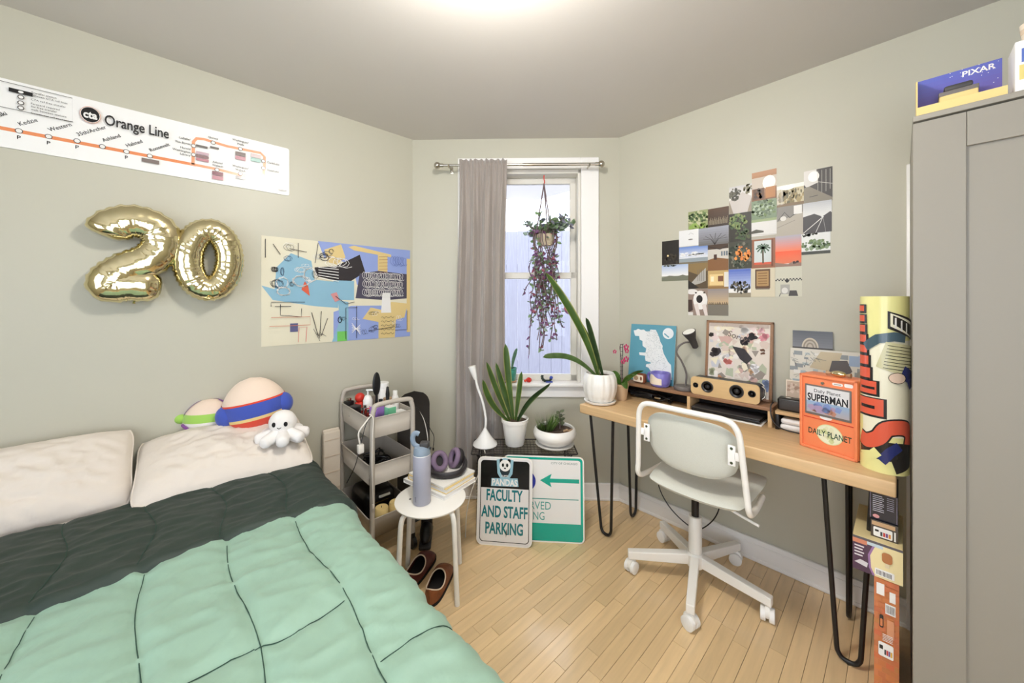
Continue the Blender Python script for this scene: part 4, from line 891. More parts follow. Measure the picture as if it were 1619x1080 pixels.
# water bottle
wb_ = onz(667, 794, SZ+.0012); bo = thing('water_bottle', 'tall lilac grey metal water bottle with a loop lid on the stool', 'bottle', (wb_.x, wb_.y, SZ+.0012), YAW)
MB().lathe([(0, 0), (.041, 0), (.044, .005), (.044, .235), (.043, .24), (.0, .242)], 36).build('bottle_body', 'bottle_body', bo)
MB().lathe([(.0435, .225), (.0435, .237), (.042, .242), (0, .242)], 36).build('collar', 'white_metal', bo)
MB().lathe([(.042, .242), (.041, .262), (.035, .278), (.02, .285), (0, .286)], 36).build('lid', 'bottle_lid', bo)
MB().box((.014, 0, .288), (.045, .04, .03), .008, 3).build('spout_cover', 'dark_grey', bo)
MB().tube(cat([(-.015, 0, .275), (-.040, 0, .292), (-.046, 0, .325), (-.032, 0, .345), (-.014, 0, .34)], 5), .008, 10, flat=1.6).build('carry_loop', 'bottle_lid', bo)
MB().cyl((.036, 0, .27), (.046, 0, .27), .006).build('hinge_button', 'black_plastic', bo)
pr = Pr(); pr.text('owala', 0, 0, .008, S(80, 84, 110), al='L', rot=PI/2, bold=.01); pr.build('lettering', 'print', bo, lambda x, y, z: (.0445*math.sin(x/.044-.45), -.0445*math.cos(x/.044-.45), y+.02))
# headphones
hpz = SZ+.0585; hc = onz(707, 745, hpz); hd = thing('headphones', 'black over-ear headphones with mauve cushions on the book pile', 'headphones', (hc.x, hc.y, hpz), YAW); hd.scale = (1.22, 1.22, 1.22)
MB().tube(cat([(-.07, -.03, .03), (-.055, -.062, .02), (.0, -.075, .014), (.06, -.055, .016), (.08, .0, .022), (.072, .045, .034), (.04, .07, .04)], 6), .010, 10, flat=1.6).build('headband', 'headphone', hd)
for (x, y, z, rx, rz, nm) in ((-.036, .0, .046, 1.15, .5, 0), (.030, .045, .042, 1.2, -.9, 1)):
    M = Matrix.Translation((x, y, z)) @ Matrix.Rotation(rz, 4, 'Z') @ Matrix.Rotation(rx, 4, 'X')
    e = MB().lathe([(0, -.03), (.03, -.03), (.038, -.022), (.040, -.008), (.036, 0), (0, 0)], 28, M=M, sy=1.15).build('ear_cup', 'headphone', hd)
    MB().tube([M @ Vector((.028*math.cos(a), .034*math.sin(a), .006)) for a in [2*PI*i/28 for i in range(28)]], .0125, 10, True).build('ear_cushion', 'ear_pad', e)
# shoes under the stool
def shoe(label, pos, rz, m):
    root = thing('loafer', label, 'shoe', pos, rz, 'pair of loafers under the stool')
    L = .27
    def prof(t): return .030+.018*math.sin(min(1, t*1.25)*PI*.8)+.004*math.sin(t*7)
    def g(u, v):
        y = (u-.42)*L; w = .046*math.sqrt(max(0, 1-(2*u-1)**4))*(.86+.28*u) + .0005; a = PI*v
        hh = (.062-.008*u if u < .6 else .056-.055*((u-.6)/.4)**2)+.004
        return Vector((w*math.cos(a)*(1 if True else 1), y, .012+hh*math.sin(a)**.7))
    op = lambda u, v: ((u-.31)/.265)**2+((v-.5)/.37)**2 < 1
    MB().grid(90, 60, g, op).build('upper', m, root, 60)
    MB().grid(40, 8, lambda u, v: Vector((.047*math.sqrt(max(0, 1-(2*u-1)**4))*(.86+.28*u)*(2*v-1)*.9, (u-.42)*L, .016))).build('insole', 'shoe_in', root, 60)
    MB().grid(30, 14, lambda u, v: g(.06+.5*u, .02+.96*v)*.985).build('lining', 'shoe_in', root, 60) if False else None
    rim = [g(.31+.268*math.cos(a), .5+.373*math.sin(a)) for a in [2*PI*i/40 for i in range(40)]]
    MB().tube(rim, .0034, 6, True).build('opening_trim', 'shoe_trim', root)
    so = [(.050*math.sqrt(max(0, 1-(2*u-1)**4))*(.86+.28*u)*s, (u-.42)*L*1.03) for s, us in ((1, range(0, 25)), (-1, range(24, -1, -1))) for u in [i/24 for i in us]]
    MB().prism(so[1:25]+so[26:49], 0, .013).build('sole', 'shoe_in', root, 40)
p1 = onz(697, 928, 0); p2 = onz(669, 908, 0)
shoe('brown leather loafer, the nearer one of the pair under the stool', (p1.x-.02, p1.y+.0, 0), YAW-.15, 'shoe')
shoe('dark reddish loafer, the farther one of the pair, half behind the bed', (p2.x-.02, p2.y+.02, 0), YAW-.25, 'shoe_dark')

# ================================================================= wire rack and plants
RX0, RX1, RY0, RY1, RZ = -.255, .41, 2.28, 2.53, .50
rk = thing('wire_rack', 'low black wire shelf rack in front of the window', 'rack', C((RX0+RX1)/2, (RY0+RY1)/2, 0), YAW)
rw, rd = RX1-RX0, RY1-RY0
mb = MB()
mb.tube([(x, y, RZ) for x, y in rr(-rw/2, -rd/2, rw/2, rd/2, .012, 3)], .0042, 6, True).build('shelf_rim', 'wire', rk)
mb = MB()
for i in range(1, 30): x = -rw/2+rw*i/30; mb.tube([(x, -rd/2, RZ), (x, rd/2, RZ)], .0015, 5)
for i in range(1, 9): y = -rd/2+rd*i/9; mb.tube([(-rw/2, y, RZ-.002), (rw/2, y, RZ-.002)], .0018, 5)
mb.build('shelf_wires', 'wire', rk)
for e in (-1, 1):
    x = e*(rw/2-.035)
    MB().tube([(x, -rd/2+.01, RZ-.004), (x-e*.012, -rd/2+.01, RZ-.03), (x, -rd/2-.004, 0), (x, -rd/2+.02, .004), (x, rd/2-.02, .004), (x, rd/2, 0), (x-e*.012, rd/2-.01, RZ-.03), (x, rd/2-.01, RZ-.004)], .0045, 6).build('leg', 'wire', rk)
    m2 = MB()
    for i in range(1, 18): z = .10+.36*i/18; m2.tube([(x, -rd/2+.006, z), (x, rd/2-.006, z)], .0014, 5)
    for i in range(1, 7): y = -rd/2+rd*i/7; m2.tube([(x, y, .10), (x, y, .46)], .0014, 5)
    m2.build('side_wires', 'wire', rk)
# gooseneck white lamp on the rack
RT_ = RZ+.0045
lb = onz(767, 704, RT_); wl = thing('gooseneck_lamp', 'white bell-based gooseneck lamp on the wire rack', 'lamp', (lb.x, lb.y, RT_), YAW)
MB().lathe([(0, 0), (.074, 0), (.080, .006), (.078, .016), (.050, .045), (.024, .085), (.012, .105), (.010, .112), (0, .112)], 36).build('base', 'white_plastic', wl)
def lcl(px, py): p = dep(px, py, FW.dot(Vector((lb.x, lb.y)))); q_ = p-lb; return Vector((RT.dot(q_.xy), 0, q_.z))
MB().tube(cat([(0, 0, .10), lcl(768, 662), lcl(763, 635), lcl(755, 612), lcl(752, 597)], 6), .008, 10).build('neck', 'white_plastic', wl)
a, b = lcl(752, 600), lcl(746, 579); MB().tube([a, a+(b-a)*.3, b], [.010, .016, .026], 18).build('lamp_head', 'white_plastic', wl)
cable('lamp_cord', 'white lamp cord falling from the wire rack to the floor', [onz(766, 713, RT_)+Vector((0, 0, .004)), dep(768, 726, 2.283), dep(759, 745, 2.28), dep(746, 775, 2.25), dep(738, 810, 2.24), onz(736, 850, .004)], 'cord_white', .0032)
# strap leaves
def strap(mb, base, tip, w, bend, cols, twist=0, n=16, droop=0, wp=.45):
    base, tip = Vector(base), Vector(tip); ax = tip-base; sd0 = ax.cross(cf).normalized() if ax.cross(cf).length > .02 else cr
    pts = [base+ax*(i/(n-1))+Vector(bend)*math.sin(PI*i/(n-1))+Vector((0, 0, -droop*(i/(n-1))**3)) for i in range(n)]
    vs = []; cs = []; fs = []
    for i, p in enumerate(pts):
        t = i/(n-1); ww_ = w*(.34+.66*math.sin(min(1, t/wp)*PI/2))*(1 if t < wp else math.sqrt(max(0, 1-((t-wp)/(1-wp))**2.2)))
        tn = (pts[min(i+1, n-1)]-pts[max(i-1, 0)]).normalized(); sd = (sd0-tn*sd0.dot(tn)).normalized(); nr = tn.cross(sd)
        sd = sd*math.cos(twist*t)+nr*math.sin(twist*t); nr = tn.cross(sd)
        for k, q_ in enumerate((-1, -.72, 0, .72, 1)):
            vs.append(p+sd*ww_*q_+nr*ww_*.35*q_*q_)
            m_ = .85+.3*noise.noise(Vector((i*.9, k*.3, base.x*50))); c = cols[1] if abs(q_) == 1 else cols[0]; cs.append((c[0]*m_, c[1]*m_, c[2]*m_, 1))
    for i in range(n-1):
        for k in range(4): fs.append((i*5+k, i*5+k+1, i*5+5+k+1, i*5+5+k))
    mb.add(vs, fs, None, cs)
LG = (S(74, 104, 46), S(196, 196, 110)); LD = (S(48, 74, 40), S(120, 140, 76)); LT = (S(88, 124, 96), S(150, 170, 130))
def leafobj(parent, *a, **k): mb = MB(); mb.c = []; strap(mb, *a, **k); return mb.build('leaf', 'leaf', parent, 80)
pb = onz(814, 702, RT_); sp = thing('snake_plant', 'variegated snake plant in a white pot on the wire rack', 'plant', (pb.x, pb.y, RT_))
MB().lathe([(0, 0), (.060, 0), (.063, .004), (.084, .150), (.090, .152), (.091, .172), (.086, .174), (.080, .155), (0, .150)], 36).build('pot', 'ceramic', sp)
MB().lathe([(.081, .156), (.04, .160), (0, .158)], 24).build('soil', 'soil', sp)
pY = FW.dot(Vector((pb.x, pb.y)))
def sl(px, py, dy=0): return dep(px, py, pY+dy)-Vector((pb.x, pb.y, RT_))
for i, (bx, tx, ty, w, bend, dy, c, wp) in enumerate(((806, 769, 572, .018, (-.01, 0, .01), -.02, LG, .6), (810, 784, 573, .022, (.0, 0, .0), .03, LG, .5), (804, 763, 600, .020, (-.03, 0, -.01), -.03, LG, .6), (812, 799, 543, .022, (-.005, 0, 0), .02, LG, .75), (815, 825, 587, .018, (.0, 0, .0), .0, LG, .7), (818, 871, 605, .022, (-.025, 0, .015), -.04, LD, .75))):
    leafobj(sp, cr*((bx-814)*.004)+cf*(dy*.6)+Vector((0, 0, .155)), sl(tx, ty, dy*2), w, Vector(cr)*bend[0]*1.0+Vector((0, 0, bend[2])), c, twist=(.4, -.3, .5, .2, -.5, .9)[i], wp=wp)
# low bowl
pb = onz(877, 703, RT_); bw_ = thing('planter_bowl', 'low white bowl of grass and a small succulent on the wire rack', 'plant', (pb.x, pb.y, RT_))
MB().lathe([(0, 0), (.10, 0), (.122, .006), (.128, .014), (.122, .014), (.09, .010), (0, .009)], 40).build('saucer', 'ceramic', bw_)
MB().lathe([(.0, .011), (.08, .011), (.115, .03), (.140, .065), (.143, .085), (.132, .112), (.122, .118), (.118, .112), (.122, .085), (0, .080)], 44).build('bowl', 'ceramic', bw_)
MB().lathe([(.121, .095), (.06, .102), (0, .10)], 24).build('soil', 'soil', bw_)
R = random.Random(9); gm = MB(); gm.c = []
gc = cr*-.055
for i in range(240):
    a = R.uniform(0, 2*PI); q_ = R.uniform(0, .05); b0 = gc+Vector((q_*math.cos(a), q_*math.sin(a), .10)); d = Vector((math.cos(a)*R.uniform(.1, .8), math.sin(a)*R.uniform(.1, .8), 1)).normalized(); L = R.uniform(.06, .135); s_ = d.orthogonal().normalized()*.0045
    gm.add([b0-s_, b0+s_, b0+d*L*.6+s_*.8+Vector((0, 0, -.004)), b0+d*L, b0+d*L*.6-s_*.8+Vector((0, 0, -.004))], [(0, 1, 2, 3, 4)], None, leafcol(R.choice((S(128, 164, 84), S(164, 192, 116), S(104, 140, 76))), .15, R))
g_ = gm.build('grass_tuft', 'leaf', bw_, 0); g_['kind'] = 'stuff'
sbase = cr*.035+cf*.01; MB().tube([sbase+Vector((0, 0, .10)), sbase+Vector((.004, 0, .16)), sbase+Vector((0, .004, .215))], .004, 6).build('stem', 'stem', bw_)
for i in range(14):
    mb = MB(); mb.c = []; a = i*2.4; z = .125+.0065*i; leaf(mb, sbase+Vector((0, 0, z)), Vector((math.cos(a), math.sin(a), .35)), .042, .014, S(112, 122, 92), R); mb.build('leaf', 'leaf', bw_, 0)
for i in range(4): MB().sph(cr*(.06+.016*i)+cf*(-.04+.012*(i % 2))+Vector((0, 0, .104)), (.014, .011, .010), 9, 6).build('pebble', 'tan_jar', bw_)
# plants and trinkets on the sill
def sillp(px, off=-.0):
    s, _ = onw(px, 592, off); return Wp(s, off, OZ0+.001)
tpot = thing('snake_plant', 'small snake plant in a teal pot on the window sill', 'plant', sillp(807, .01)); th_ = .105
MB().lathe([(0, 0), (.040, 0), (.046, .004), (.047, .012), (.04, .014), (0, .012)], 28).build('saucer', 'tan_jar', tpot)
MB().lathe([(0, .013), (.036, .013), (.040, .02), (.046, .095), (.048, .097), (.048, th_), (.043, th_), (.041, .09), (0, .088)], 28).build('pot', 'teal_glaze', tpot)
MB().lathe([(.042, .094), (0, .096)], 20).build('soil', 'soil', tpot)
leafobj(tpot, cr*-.012+Vector((0, 0, .09)), cr*-.03+Vector((0, 0, .235)), .016, (0, 0, 0), LG, twist=.3, wp=.6)
leafobj(tpot, cr*.010+Vector((0, 0, .09)), cr*.05+Vector((0, 0, .25)), .013, cr*-.006, LT, twist=-.4, wp=.7)
f1 = thing('red_trinket', 'small red seashell-like trinket on the window sill', 'ornament', sillp(836, .01), WROT)
MB().sph((0, 0, .016), (.022, .014, .016), 14, 8, fn=lambda d: d*(1+.25*math.sin(6*math.atan2(d.y, d.x)))).build('body', 'red_plastic', f1); MB().sph((-.026, 0, .01), (.010, .01, .010), 10, 6).build('tip', 'plush_red', f1)
f2 = thing('green_trinket', 'small dark green curled trinket on the window sill', 'ornament', sillp(865, .01), WROT)
MB().tube(cat([(-.034, 0, .052), (-.036, 0, .03), (-.020, 0, .012), (.0, 0, .009), (.020, 0, .012), (.03, 0, .03)], 6), [.010+.003*math.sin(i*2.1) for i in range(31)], 9).build('body', 'deep_green', f2); MB().sph((.03, 0, .034), (.013, .012, .012), 12, 8).box((.015, 0, .004), (.05, .03, .008), .003).build('head', 'plush_blue', f2)

# ================================================================= metal signs leaning on the rack
TEAL = S(38, 122, 128); GREEN = S(0, 168, 146)
def leansign(name, label, bl_, br_, h, lean, rad, draw, back):
    bl_, br_ = Vector(bl_), Vector(br_); xd = (br_-bl_); w = xd.length; xd.normalize(); a = math.atan2(xd.y, xd.x)
    root = thing(name, label, 'sign', bl_, a); root.rotation_euler = (-lean, 0, a)
    MB().prism(rr(0, 0, w, h, rad, 6), 0, .003, Matrix.Rotation(PI/2, 4, 'X')).build('plate', 'white_metal', root, 30)
    p = Pr(); draw(p, w, h); p.build('lettering', 'gloss', root, lambda x, y, z: (x, -.0032-z, y)); return root
def draw1(p, w, h):
    p.rrect(.006, .006, w-.006, h-.006, .026, S(232, 230, 228))
    p.poly([q for q in rr(.018, .02, w-.018, h-.02, .022, 6)], BLACK); p.poly(rr(.022, .024, w-.022, h-.024, .020, 6), S(232, 230, 228))
    y0 = h*.645; o = [q for q in rr(.018, y0-.05, w-.018, h-.02, .022, 6) if q[1] > y0]; p.poly(o+[(.018, y0), (w-.018, y0)], S(16, 14, 16))
    cx, cy = w*.5, h*.835; LB = S(150, 190, 204)
    p.poly([(cx-.052, cy+.068), (cx, cy+.080), (cx+.052, cy+.068), (cx+.046, cy-.01), (cx+.024, cy-.045), (cx-.024, cy-.045), (cx-.046, cy-.01)], LB)
    p.poly([(cx-.034, cy+.058), (cx, cy+.068), (cx+.034, cy+.058), (cx+.030, cy), (cx+.014, cy-.03), (cx-.014, cy-.03), (cx-.030, cy)], S(40, 50, 58))
    for e in (-1, 1): p.ell(cx+e*.024, cy+.064, .011, .011, S(20, 20, 22))
    p.ell(cx, cy+.036, .034, .034, WHITE, 24)
    for e in (-1, 1): p.ell(cx+e*.013, cy+.038, .007, .011, S(20, 20, 22))
    p.ell(cx, cy+.020, .006, .004, S(20, 20, 22))
    p.text('SUPER', cx, cy-.030, .011, WHITE, al='C', bold=.01)
    p.poly([(cx-.082, cy-.040), (cx+.078, cy-.034), (cx+.084, cy-.082), (cx-.084, cy-.086)], LB)
    p.text('PANDAS', cx, cy-.080, .036, WHITE, w=.156, al='C', bold=.03)
    for i, (t, k) in enumerate((('FACULTY', .66), ('AND STAFF', .84), ('PARKING', .68))): p.text(t, w*.5, h*(.505-.185*i), .062, TEAL, w=w*k, al='C', bold=.028)
    p.poly([(w*.53, .075), (w*.545, .10), (w*.55, .07), (w*.535, .05)], S(50, 60, 50))
def draw2(p, w, h):
    p.rrect(.008, .008, w-.008, h-.008, .022, GREEN); p.rrect(.02, .02, w-.022, h-.022, .014, S(236, 236, 234))
    p.poly([(.010, .010), (w-.014, .010), (w-.012, .11), (.010, .11)], GREEN)
    p.text('CITY OF CHICAGO', w*.92, h-.047, .012, S(90, 120, 116), w=.16, al='R')
    cxx, cyy = w*.275, h*.70; p.ell(cxx, cyy, .062, .062, S(46, 60, 170), 28); p.text('P', cxx, cyy-.035, .07, WHITE, al='C', bold=.03)
    ay = h*.715; p.rect(w*.55, ay-.012, w*.94, ay+.012, GREEN); p.poly([(w*.455, ay), (w*.60, ay+.04), (w*.572, ay), (w*.60, ay-.04)], GREEN)
    p.rect(w*.10, h*.50-.0025, w*.93, h*.50+.0025, S(80, 160, 150))
    p.text('RESERVED', w*.10, h*.375, .046, S(74, 160, 150), w=w*.49); p.text('PARKING', w*.10, h*.255, .046, S(74, 160, 150), w=w*.41)
b0 = onz(753, 860, 0); b1 = onz(841, 867, 0)
leansign('parking_sign', 'black and white faculty and staff parking sign leaning on the wire rack', b0, b1, .505, .125, .034, draw1, 0)
b1 = onz(926, 865.5, 0)+Vector((FW.x, FW.y, 0))*.03; b0 = b1-Vector((b1-onz(753, 860, 0)-Vector((FW.x, FW.y, 0))*.05)).normalized()*.49
leansign('parking_sign', 'green bordered reserved parking sign with an arrow, partly behind another sign', b0, b1, .503, .09, .028, draw2, 0)
# ================================================================= desk
DZ, DT, DU0, DU1, DV0, DV1 = .81, .055, 1.885, 2.392, .012, 1.385
dk = thing('desk', 'long oak desk on black hairpin legs along the right wall', 'desk', ((DU0+DU1)/2, (DV0+DV1)/2, 0))
DC = Vector(dk.location)
MB().box((0, 0, DZ-DT/2), (DU1-DU0, DV1-DV0, DT), .006, 3).build('tabletop', 'oak', dk)
def hairpin(pos, axis, spread, inw):
    x, y = pos[0]-DC.x, pos[1]-DC.y; a = Vector(axis); zt = DZ-DT-.004
    b = Vector((x+inw[0], y+inw[1], 0)); t0 = Vector((x, y, zt))
    pts = [t0-a*spread/2]+[b-a*.036+Vector((0, 0, .05))]+cat([b-a*.034+Vector((0, 0, .037)), b-a*.022+Vector((0, 0, .016)), b+Vector((0, 0, .010)), b+a*.022+Vector((0, 0, .016)), b+a*.034+Vector((0, 0, .035))], 4)+[b+a*.036+Vector((0, 0, .05)), t0+a*spread/2]
    lg = MB().tube(pts, .0088, 10).build('leg', 'black_metal', dk)
    MB().box((x, y, zt+.001), (abs(a.x)*spread*1.1+.06, abs(a.y)*spread*1.1+.06, .004), .001).build('mount_plate', 'black_metal', lg)
    MB().cyl(b+Vector((0, 0, 0)), b+Vector((0, 0, .008)), .006, n=8).build('foot', 'black_plastic', lg)
hairpin((DU0+.045, 1.255), (0, 1, 0), .16, (.05, 0)); hairpin((DU0+.045, .145), (0, 1, 0), .14, (.06, 0))
hairpin((2.28, 1.24), (1, 0, 0), .13, (.01, 0)); hairpin((2.28, .165), (1, 0, 0), .13, (.01, 0))
# monitor riser
RF, RB, RZT = 2.235, 2.39, .912
rs = thing('desk_riser', 'low wooden shelf riser along the back of the desk', 'shelf', ((RF+RB)/2, .90, DZ))
MB().box((0, 0, RZT-DZ-.009), (RB-RF, .90, .018), .002).build('shelf_board', 'walnut', rs)
for y in (-.44, -.04, .44): MB().box((0, y, (RZT-DZ-.018)/2+.0003), (RB-RF-.004, .018, RZT-DZ-.0186), .001).build('support', 'oak', rs)
MB().box(((RB-RF)/2-.006, 0, (RZT-DZ-.018)/2+.0003), (.006, .86, RZT-DZ-.0186)).build('shade_board', 'shade_dark', rs)  # dark sheet added for the shade in the enclosed space below the shelf
r2_ = thing('desk_riser', 'short wooden riser holding records beside the orange box', 'shelf', ((RF+RB)/2, .265, DZ))
MB().box((0, 0, .085), (RB-RF, .345, .016), .002).build('shelf_board', 'oak', r2_)
for y in (-.165, .165): MB().box((0, y, .0386), (RB-RF-.004, .014, .0766), .001).build('support', 'black_plastic', r2_)
MB().box(((RB-RF)/2-.006, 0, .0386), (.006, .31, .0766)).build('shade_board', 'shade_dark', r2_)  # same dark sheet, painted shade below the short riser
R2Z = DZ+.093+.0005; RZ1 = RZT+.0005
# leaning boards: local x to the viewer's right (-V), y up the board, face towards -U
def leaner(name, label, cg, vl, vr, ub, ut, zb, h, thick):
    root = thing(name, label, cg, (ub, vl, zb), -PI/2); lean = math.asin((ut-ub)/h); root.rotation_euler = (-lean, 0, -PI/2)
    return root, vl-vr
mp, w = leaner('map_print', 'teal city map print leaning on the wall at the back of the desk', 'print', 1.31, .995, 2.345, 2.395, RZ1, .385, .004)
h = .385; MB().box((w/2, .002, h/2), (w, .004, h)).build('board', 'white_plastic', mp, 0)
pr = Pr(); TB = S(92, 156, 176); pr.rect(0, 0, w, h, TB)
city = [(0.065, 0.882), (0.117, 0.89), (0.167, 0.915), (0.232, 0.899), (0.305, 0.907), (0.35, 0.878), (0.434, 0.882), (0.451, 0.915), (0.567, 0.915), (0.604, 0.866), (0.65, 0.794), (0.684, 0.713), (0.737, 0.649), (0.734, 0.601), (0.768, 0.52), (0.817, 0.456), (0.867, 0.391), (0.931, 0.343), (0.966, 0.101), (0.561, 0.101), (0.509, 0.198), (0.461, 0.246), (0.396, 0.262), (0.403, 0.303), (0.505, 0.327), (0.493, 0.346), (0.386, 0.359), (0.372, 0.391), (0.366, 0.448), (0.239, 0.448), (0.224, 0.496), (0.37, 0.504), (0.383, 0.576), (0.295, 0.617), (0.285, 0.705), (0.22, 0.721), (0.202, 0.786), (0.108, 0.786), (0.081, 0.834)]
pr.poly([(a*w, b*h) for a, b in city], S(236, 238, 238))
R = random.Random(4)
for i in range(420):
    b = R.uniform(.12, .9); a = R.uniform(.36, .60+(.9-b)*.42)
    pr._a([((a-.004)*w, (b-.0015)*h), ((a+.012)*w, (b-.0015)*h), ((a+.012)*w, (b+.0015)*h), ((a-.004)*w, (b+.0015)*h)], [(0, 1, 2, 3)], S(150, 160, 166), i % 20 == 0)
pr.ell(.84*w, .865*h, .036, .036, S(232, 236, 240), 26); pr.line([(.76*w, .86*h), (.86*w, .80*h)], .008, TB)
for i in range(16): pr.line([(.02*w+.012*w*i, .03*h), (.02*w+.012*w*i, (.05+.03*((i*5) % 7)/7)*h)], .002, S(220, 230, 232))
pr.build('map_lines', 'print', mp, lambda x, y, z: (x, -.0002-z, y))
# framed collage
fr_, w = leaner('picture_frame', 'brown framed collage of cut-out pictures leaning behind the wooden speaker', 'picture frame', .812, .474, 2.352, 2.392, RZ1, .43, .02)
h = .43; fb = .014
MB().box((fb/2, .006, h/2), (fb, .018, h), .002).box((w-fb/2, .006, h/2), (fb, .018, h), .002).box((w/2, .006, h-fb/2), (w, .018, fb), .002).box((w/2, .006, fb/2), (w, .018, fb), .002).build('frame', 'walnut', fr_)
pr = Pr(); pr.rect(fb, fb, w-fb, h-fb, S(224, 214, 202)); R = random.Random(21)
pal = [S(236, 230, 222), S(214, 196, 184), S(206, 170, 160), S(180, 186, 160), S(150, 140, 130), S(230, 210, 206), S(200, 200, 206), S(236, 226, 200)]
for i in range(120):
    x, y, a = R.uniform(.03, w-.04), R.uniform(.02, h-.03), R.uniform(0, 3); s_ = R.uniform(.010, .032); k = R.choice((3, 4, 5, 6))
    pr._a([(x+s_*math.cos(a+b*2*PI/k)*R.uniform(.6, 1.2), y+s_*math.sin(a+b*2*PI/k)*R.uniform(.6, 1.2)) for b in range(k)], [tuple(range(k))], R.choice(pal), i % 8 == 0)
for (x, y, sx, sy, c) in ((.16, .55, .10, .09, S(56, 46, 48)), (.30, .50, .05, .05, S(232, 228, 224)), (.08, .80, .05, .06, S(60, 50, 46)), (.62, .72, .09, .10, S(48, 40, 44)), (.72, .80, .08, .07, S(40, 34, 38)), (.60, .62, .06, .05, S(220, 190, 166)), (.88, .80, .07, .07, S(226, 150, 160)), (.82, .88, .05, .05, S(236, 190, 196)), (.36, .46, .07, .06, S(220, 130, 120)), (.76, .40, .08, .10, S(238, 236, 236)), (.86, .62, .05, .05, S(120, 86, 66)), (.70, .34, .05, .04, S(214, 176, 140)), (.70, .14, .12, .07, S(130, 160, 90)), (.92, .20, .06, .12, S(120, 136, 170)), (.10, .30, .07, .06, S(176, 180, 150)), (.26, .22, .05, .05, S(200, 150, 110)), (.60, .88, .10, .03, S(230, 226, 222))): pr.blobs(x*w, y*h, sx*w*.6, sy*h*.6, 8, sx*w*.45, [c], int(x*99))
pr.poly([(.42*w, .66*h), (.60*w, .64*h), (.72*w, .52*h), (.64*w, .44*h), (.54*w, .50*h)], S(44, 38, 40)); pr.text('Sorry', .34*w, .80*h, .032, S(110, 92, 84), rot=-.35)
for i in range(12): pr.line([(.06*w, (.92+.004*i)*h), (.94*w, (.92+.004*i)*h)], .001, S(206, 190, 180))
pr.build('collage', 'photo', fr_, lambda x, y, z: (x, .004-z, y), (fb, fb, w-fb, h-fb))
MB().box((w/2, .010, h/2), (w-.01, .006, h-.01)).build('backing', 'walnut', fr_, 0)
# wooden speaker
def rface(v, u, z): return Vector((u, v, z))
spk = thing('wooden_speaker', 'bamboo fronted speaker with four round drivers on the riser', 'speaker', (2.262, .679, RZ1), -PI/2)
w, h, d = .345, .102, .075
fp_ = rr(-w/2, 0, w/2, h, .022, 6); Mx = Matrix.Rotation(PI/2, 4, 'X')
MB().prism(fp_, 0, .012, Mx).build('front_panel', 'bamboo', spk, 40)
MB().prism([(x*.985, y*.97+.001) for x, y in fp_], -d, 0, Mx).build('cabinet', 'black_plastic', spk, 40)
for x, r in ((-.145, .014), (-.082, .030), (.066, .033), (.138, .017)):
    Mq = Matrix.Translation((x, -.012, h*.52)) @ Mx
    dr = MB().lathe([(r, 0), (r*1.02, .003), (r*.92, .004), (r*.55, -.006+.004), (r*.42, .001), (r*.3, .006), (0, .008)], 28, M=Mq).build('driver', 'black_plastic', spk)
    MB().tube([Mq @ Vector((r*math.cos(a), r*math.sin(a), .002)) for a in [2*PI*i/28 for i in range(28)]], r*.08, 6, True).build('driver_ring', 'dark_grey', dr)
MB().tube(cat([(.174, .02, h*.25), (.186, .03, h*.4), (.186, .035, h*.75), (.172, .03, h*.9)], 4), .004, 8).build('side_strap', 'chrome', spk)
# grey gooseneck lamp
lb = Vector((2.305, .915, RZ1)); gl = thing('desk_lamp', 'grey gooseneck desk lamp on the riser beside the map', 'lamp', lb, YAW)
MB().lathe([(0, 0), (.054, 0), (.057, .004), (.057, .020), (.053, .025), (0, .026)], 32).build('base', 'lamp_grey', gl)
lY = FW.dot(lb.xy)
def gq(px, py, y=0): p = dep(px, py, lY)-lb; return Vector((RT.dot(p.xy), y, p.z))
MB().tube(cat([(gq(1084, 0).x, 0, .024), gq(1085, 590), gq(1078, 572), gq(1070, 558), gq(1073, 548), gq(1082, 542), gq(1090, 541)], 6), .0058, 10).build('neck', 'lamp_grey', gl)
a, b = gq(1099, 550, -.01), gq(1086, 524, -.025); dv = b-a
MB().tube([a, a+dv*.06, a+dv*.55, a+dv*.60, a+dv*.72, b], [.010, .018, .022, .024, .030, .040], 24).build('lamp_head', 'dark_grey', gl)
MB().tube([b, b+dv*.02], [.035, .034], 24).build('diffuser', 'bulb_white', gl)
# mug, radio
mg = thing('mug', 'lilac mug with a cream patch on the riser', 'mug', (2.292, 1.055, RZ1), -PI/2-.2)
MB().lathe([(0, 0), (.046, 0), (.054, .006), (.060, .03), (.062, .082), (.059, .088), (.055, .082), (.052, .012), (0, .010)], 36).build('cup', 'mug', mg)
MB().tube(cat([(-.056, 0, .074), (-.080, 0, .074), (-.092, 0, .05), (-.078, 0, .024), (-.054, 0, .02)], 5), .0075, 10).build('handle', 'mug', mg)
MB().grid(16, 10, lambda u, v: Vector((.0618*math.sin((u-.5)*1.5), -.0618*math.cos((u-.5)*1.5), .018+(.055+.012*math.sin(u*2*PI*1.0))*v*(1-.35*abs(2*u-1)**3)))).build('cream_patch', 'cup_cream', mg, 80)
rd_ = thing('retro_radio', 'tiny brown retro radio beside the lilac mug', 'radio', (2.285, 1.19, RZ1), -PI/2-.1)
MB().box((0, 0, .034), (.086, .04, .062), .012, 4).build('case', 'brown_radio', rd_); MB().prism(rr(-.036, .010, .036, .056, .008), .0, .0215, Mx).build('front_panel', 'cup_cream', rd_, 40)
MB().cyl((-.014, -.0215, .034), (-.014, -.024, .034), .015, n=20).build('dial', 'tan_jar', rd_); MB().sph((.022, -.020, .034), (.008, .005, .014), 12, 8).build('grille', 'brown_radio', rd_)
for e in (-1, 1): MB().cyl((e*.03, 0, 0), (e*.03, 0, .006), .006, n=8).build('foot', 'brown_radio', rd_)
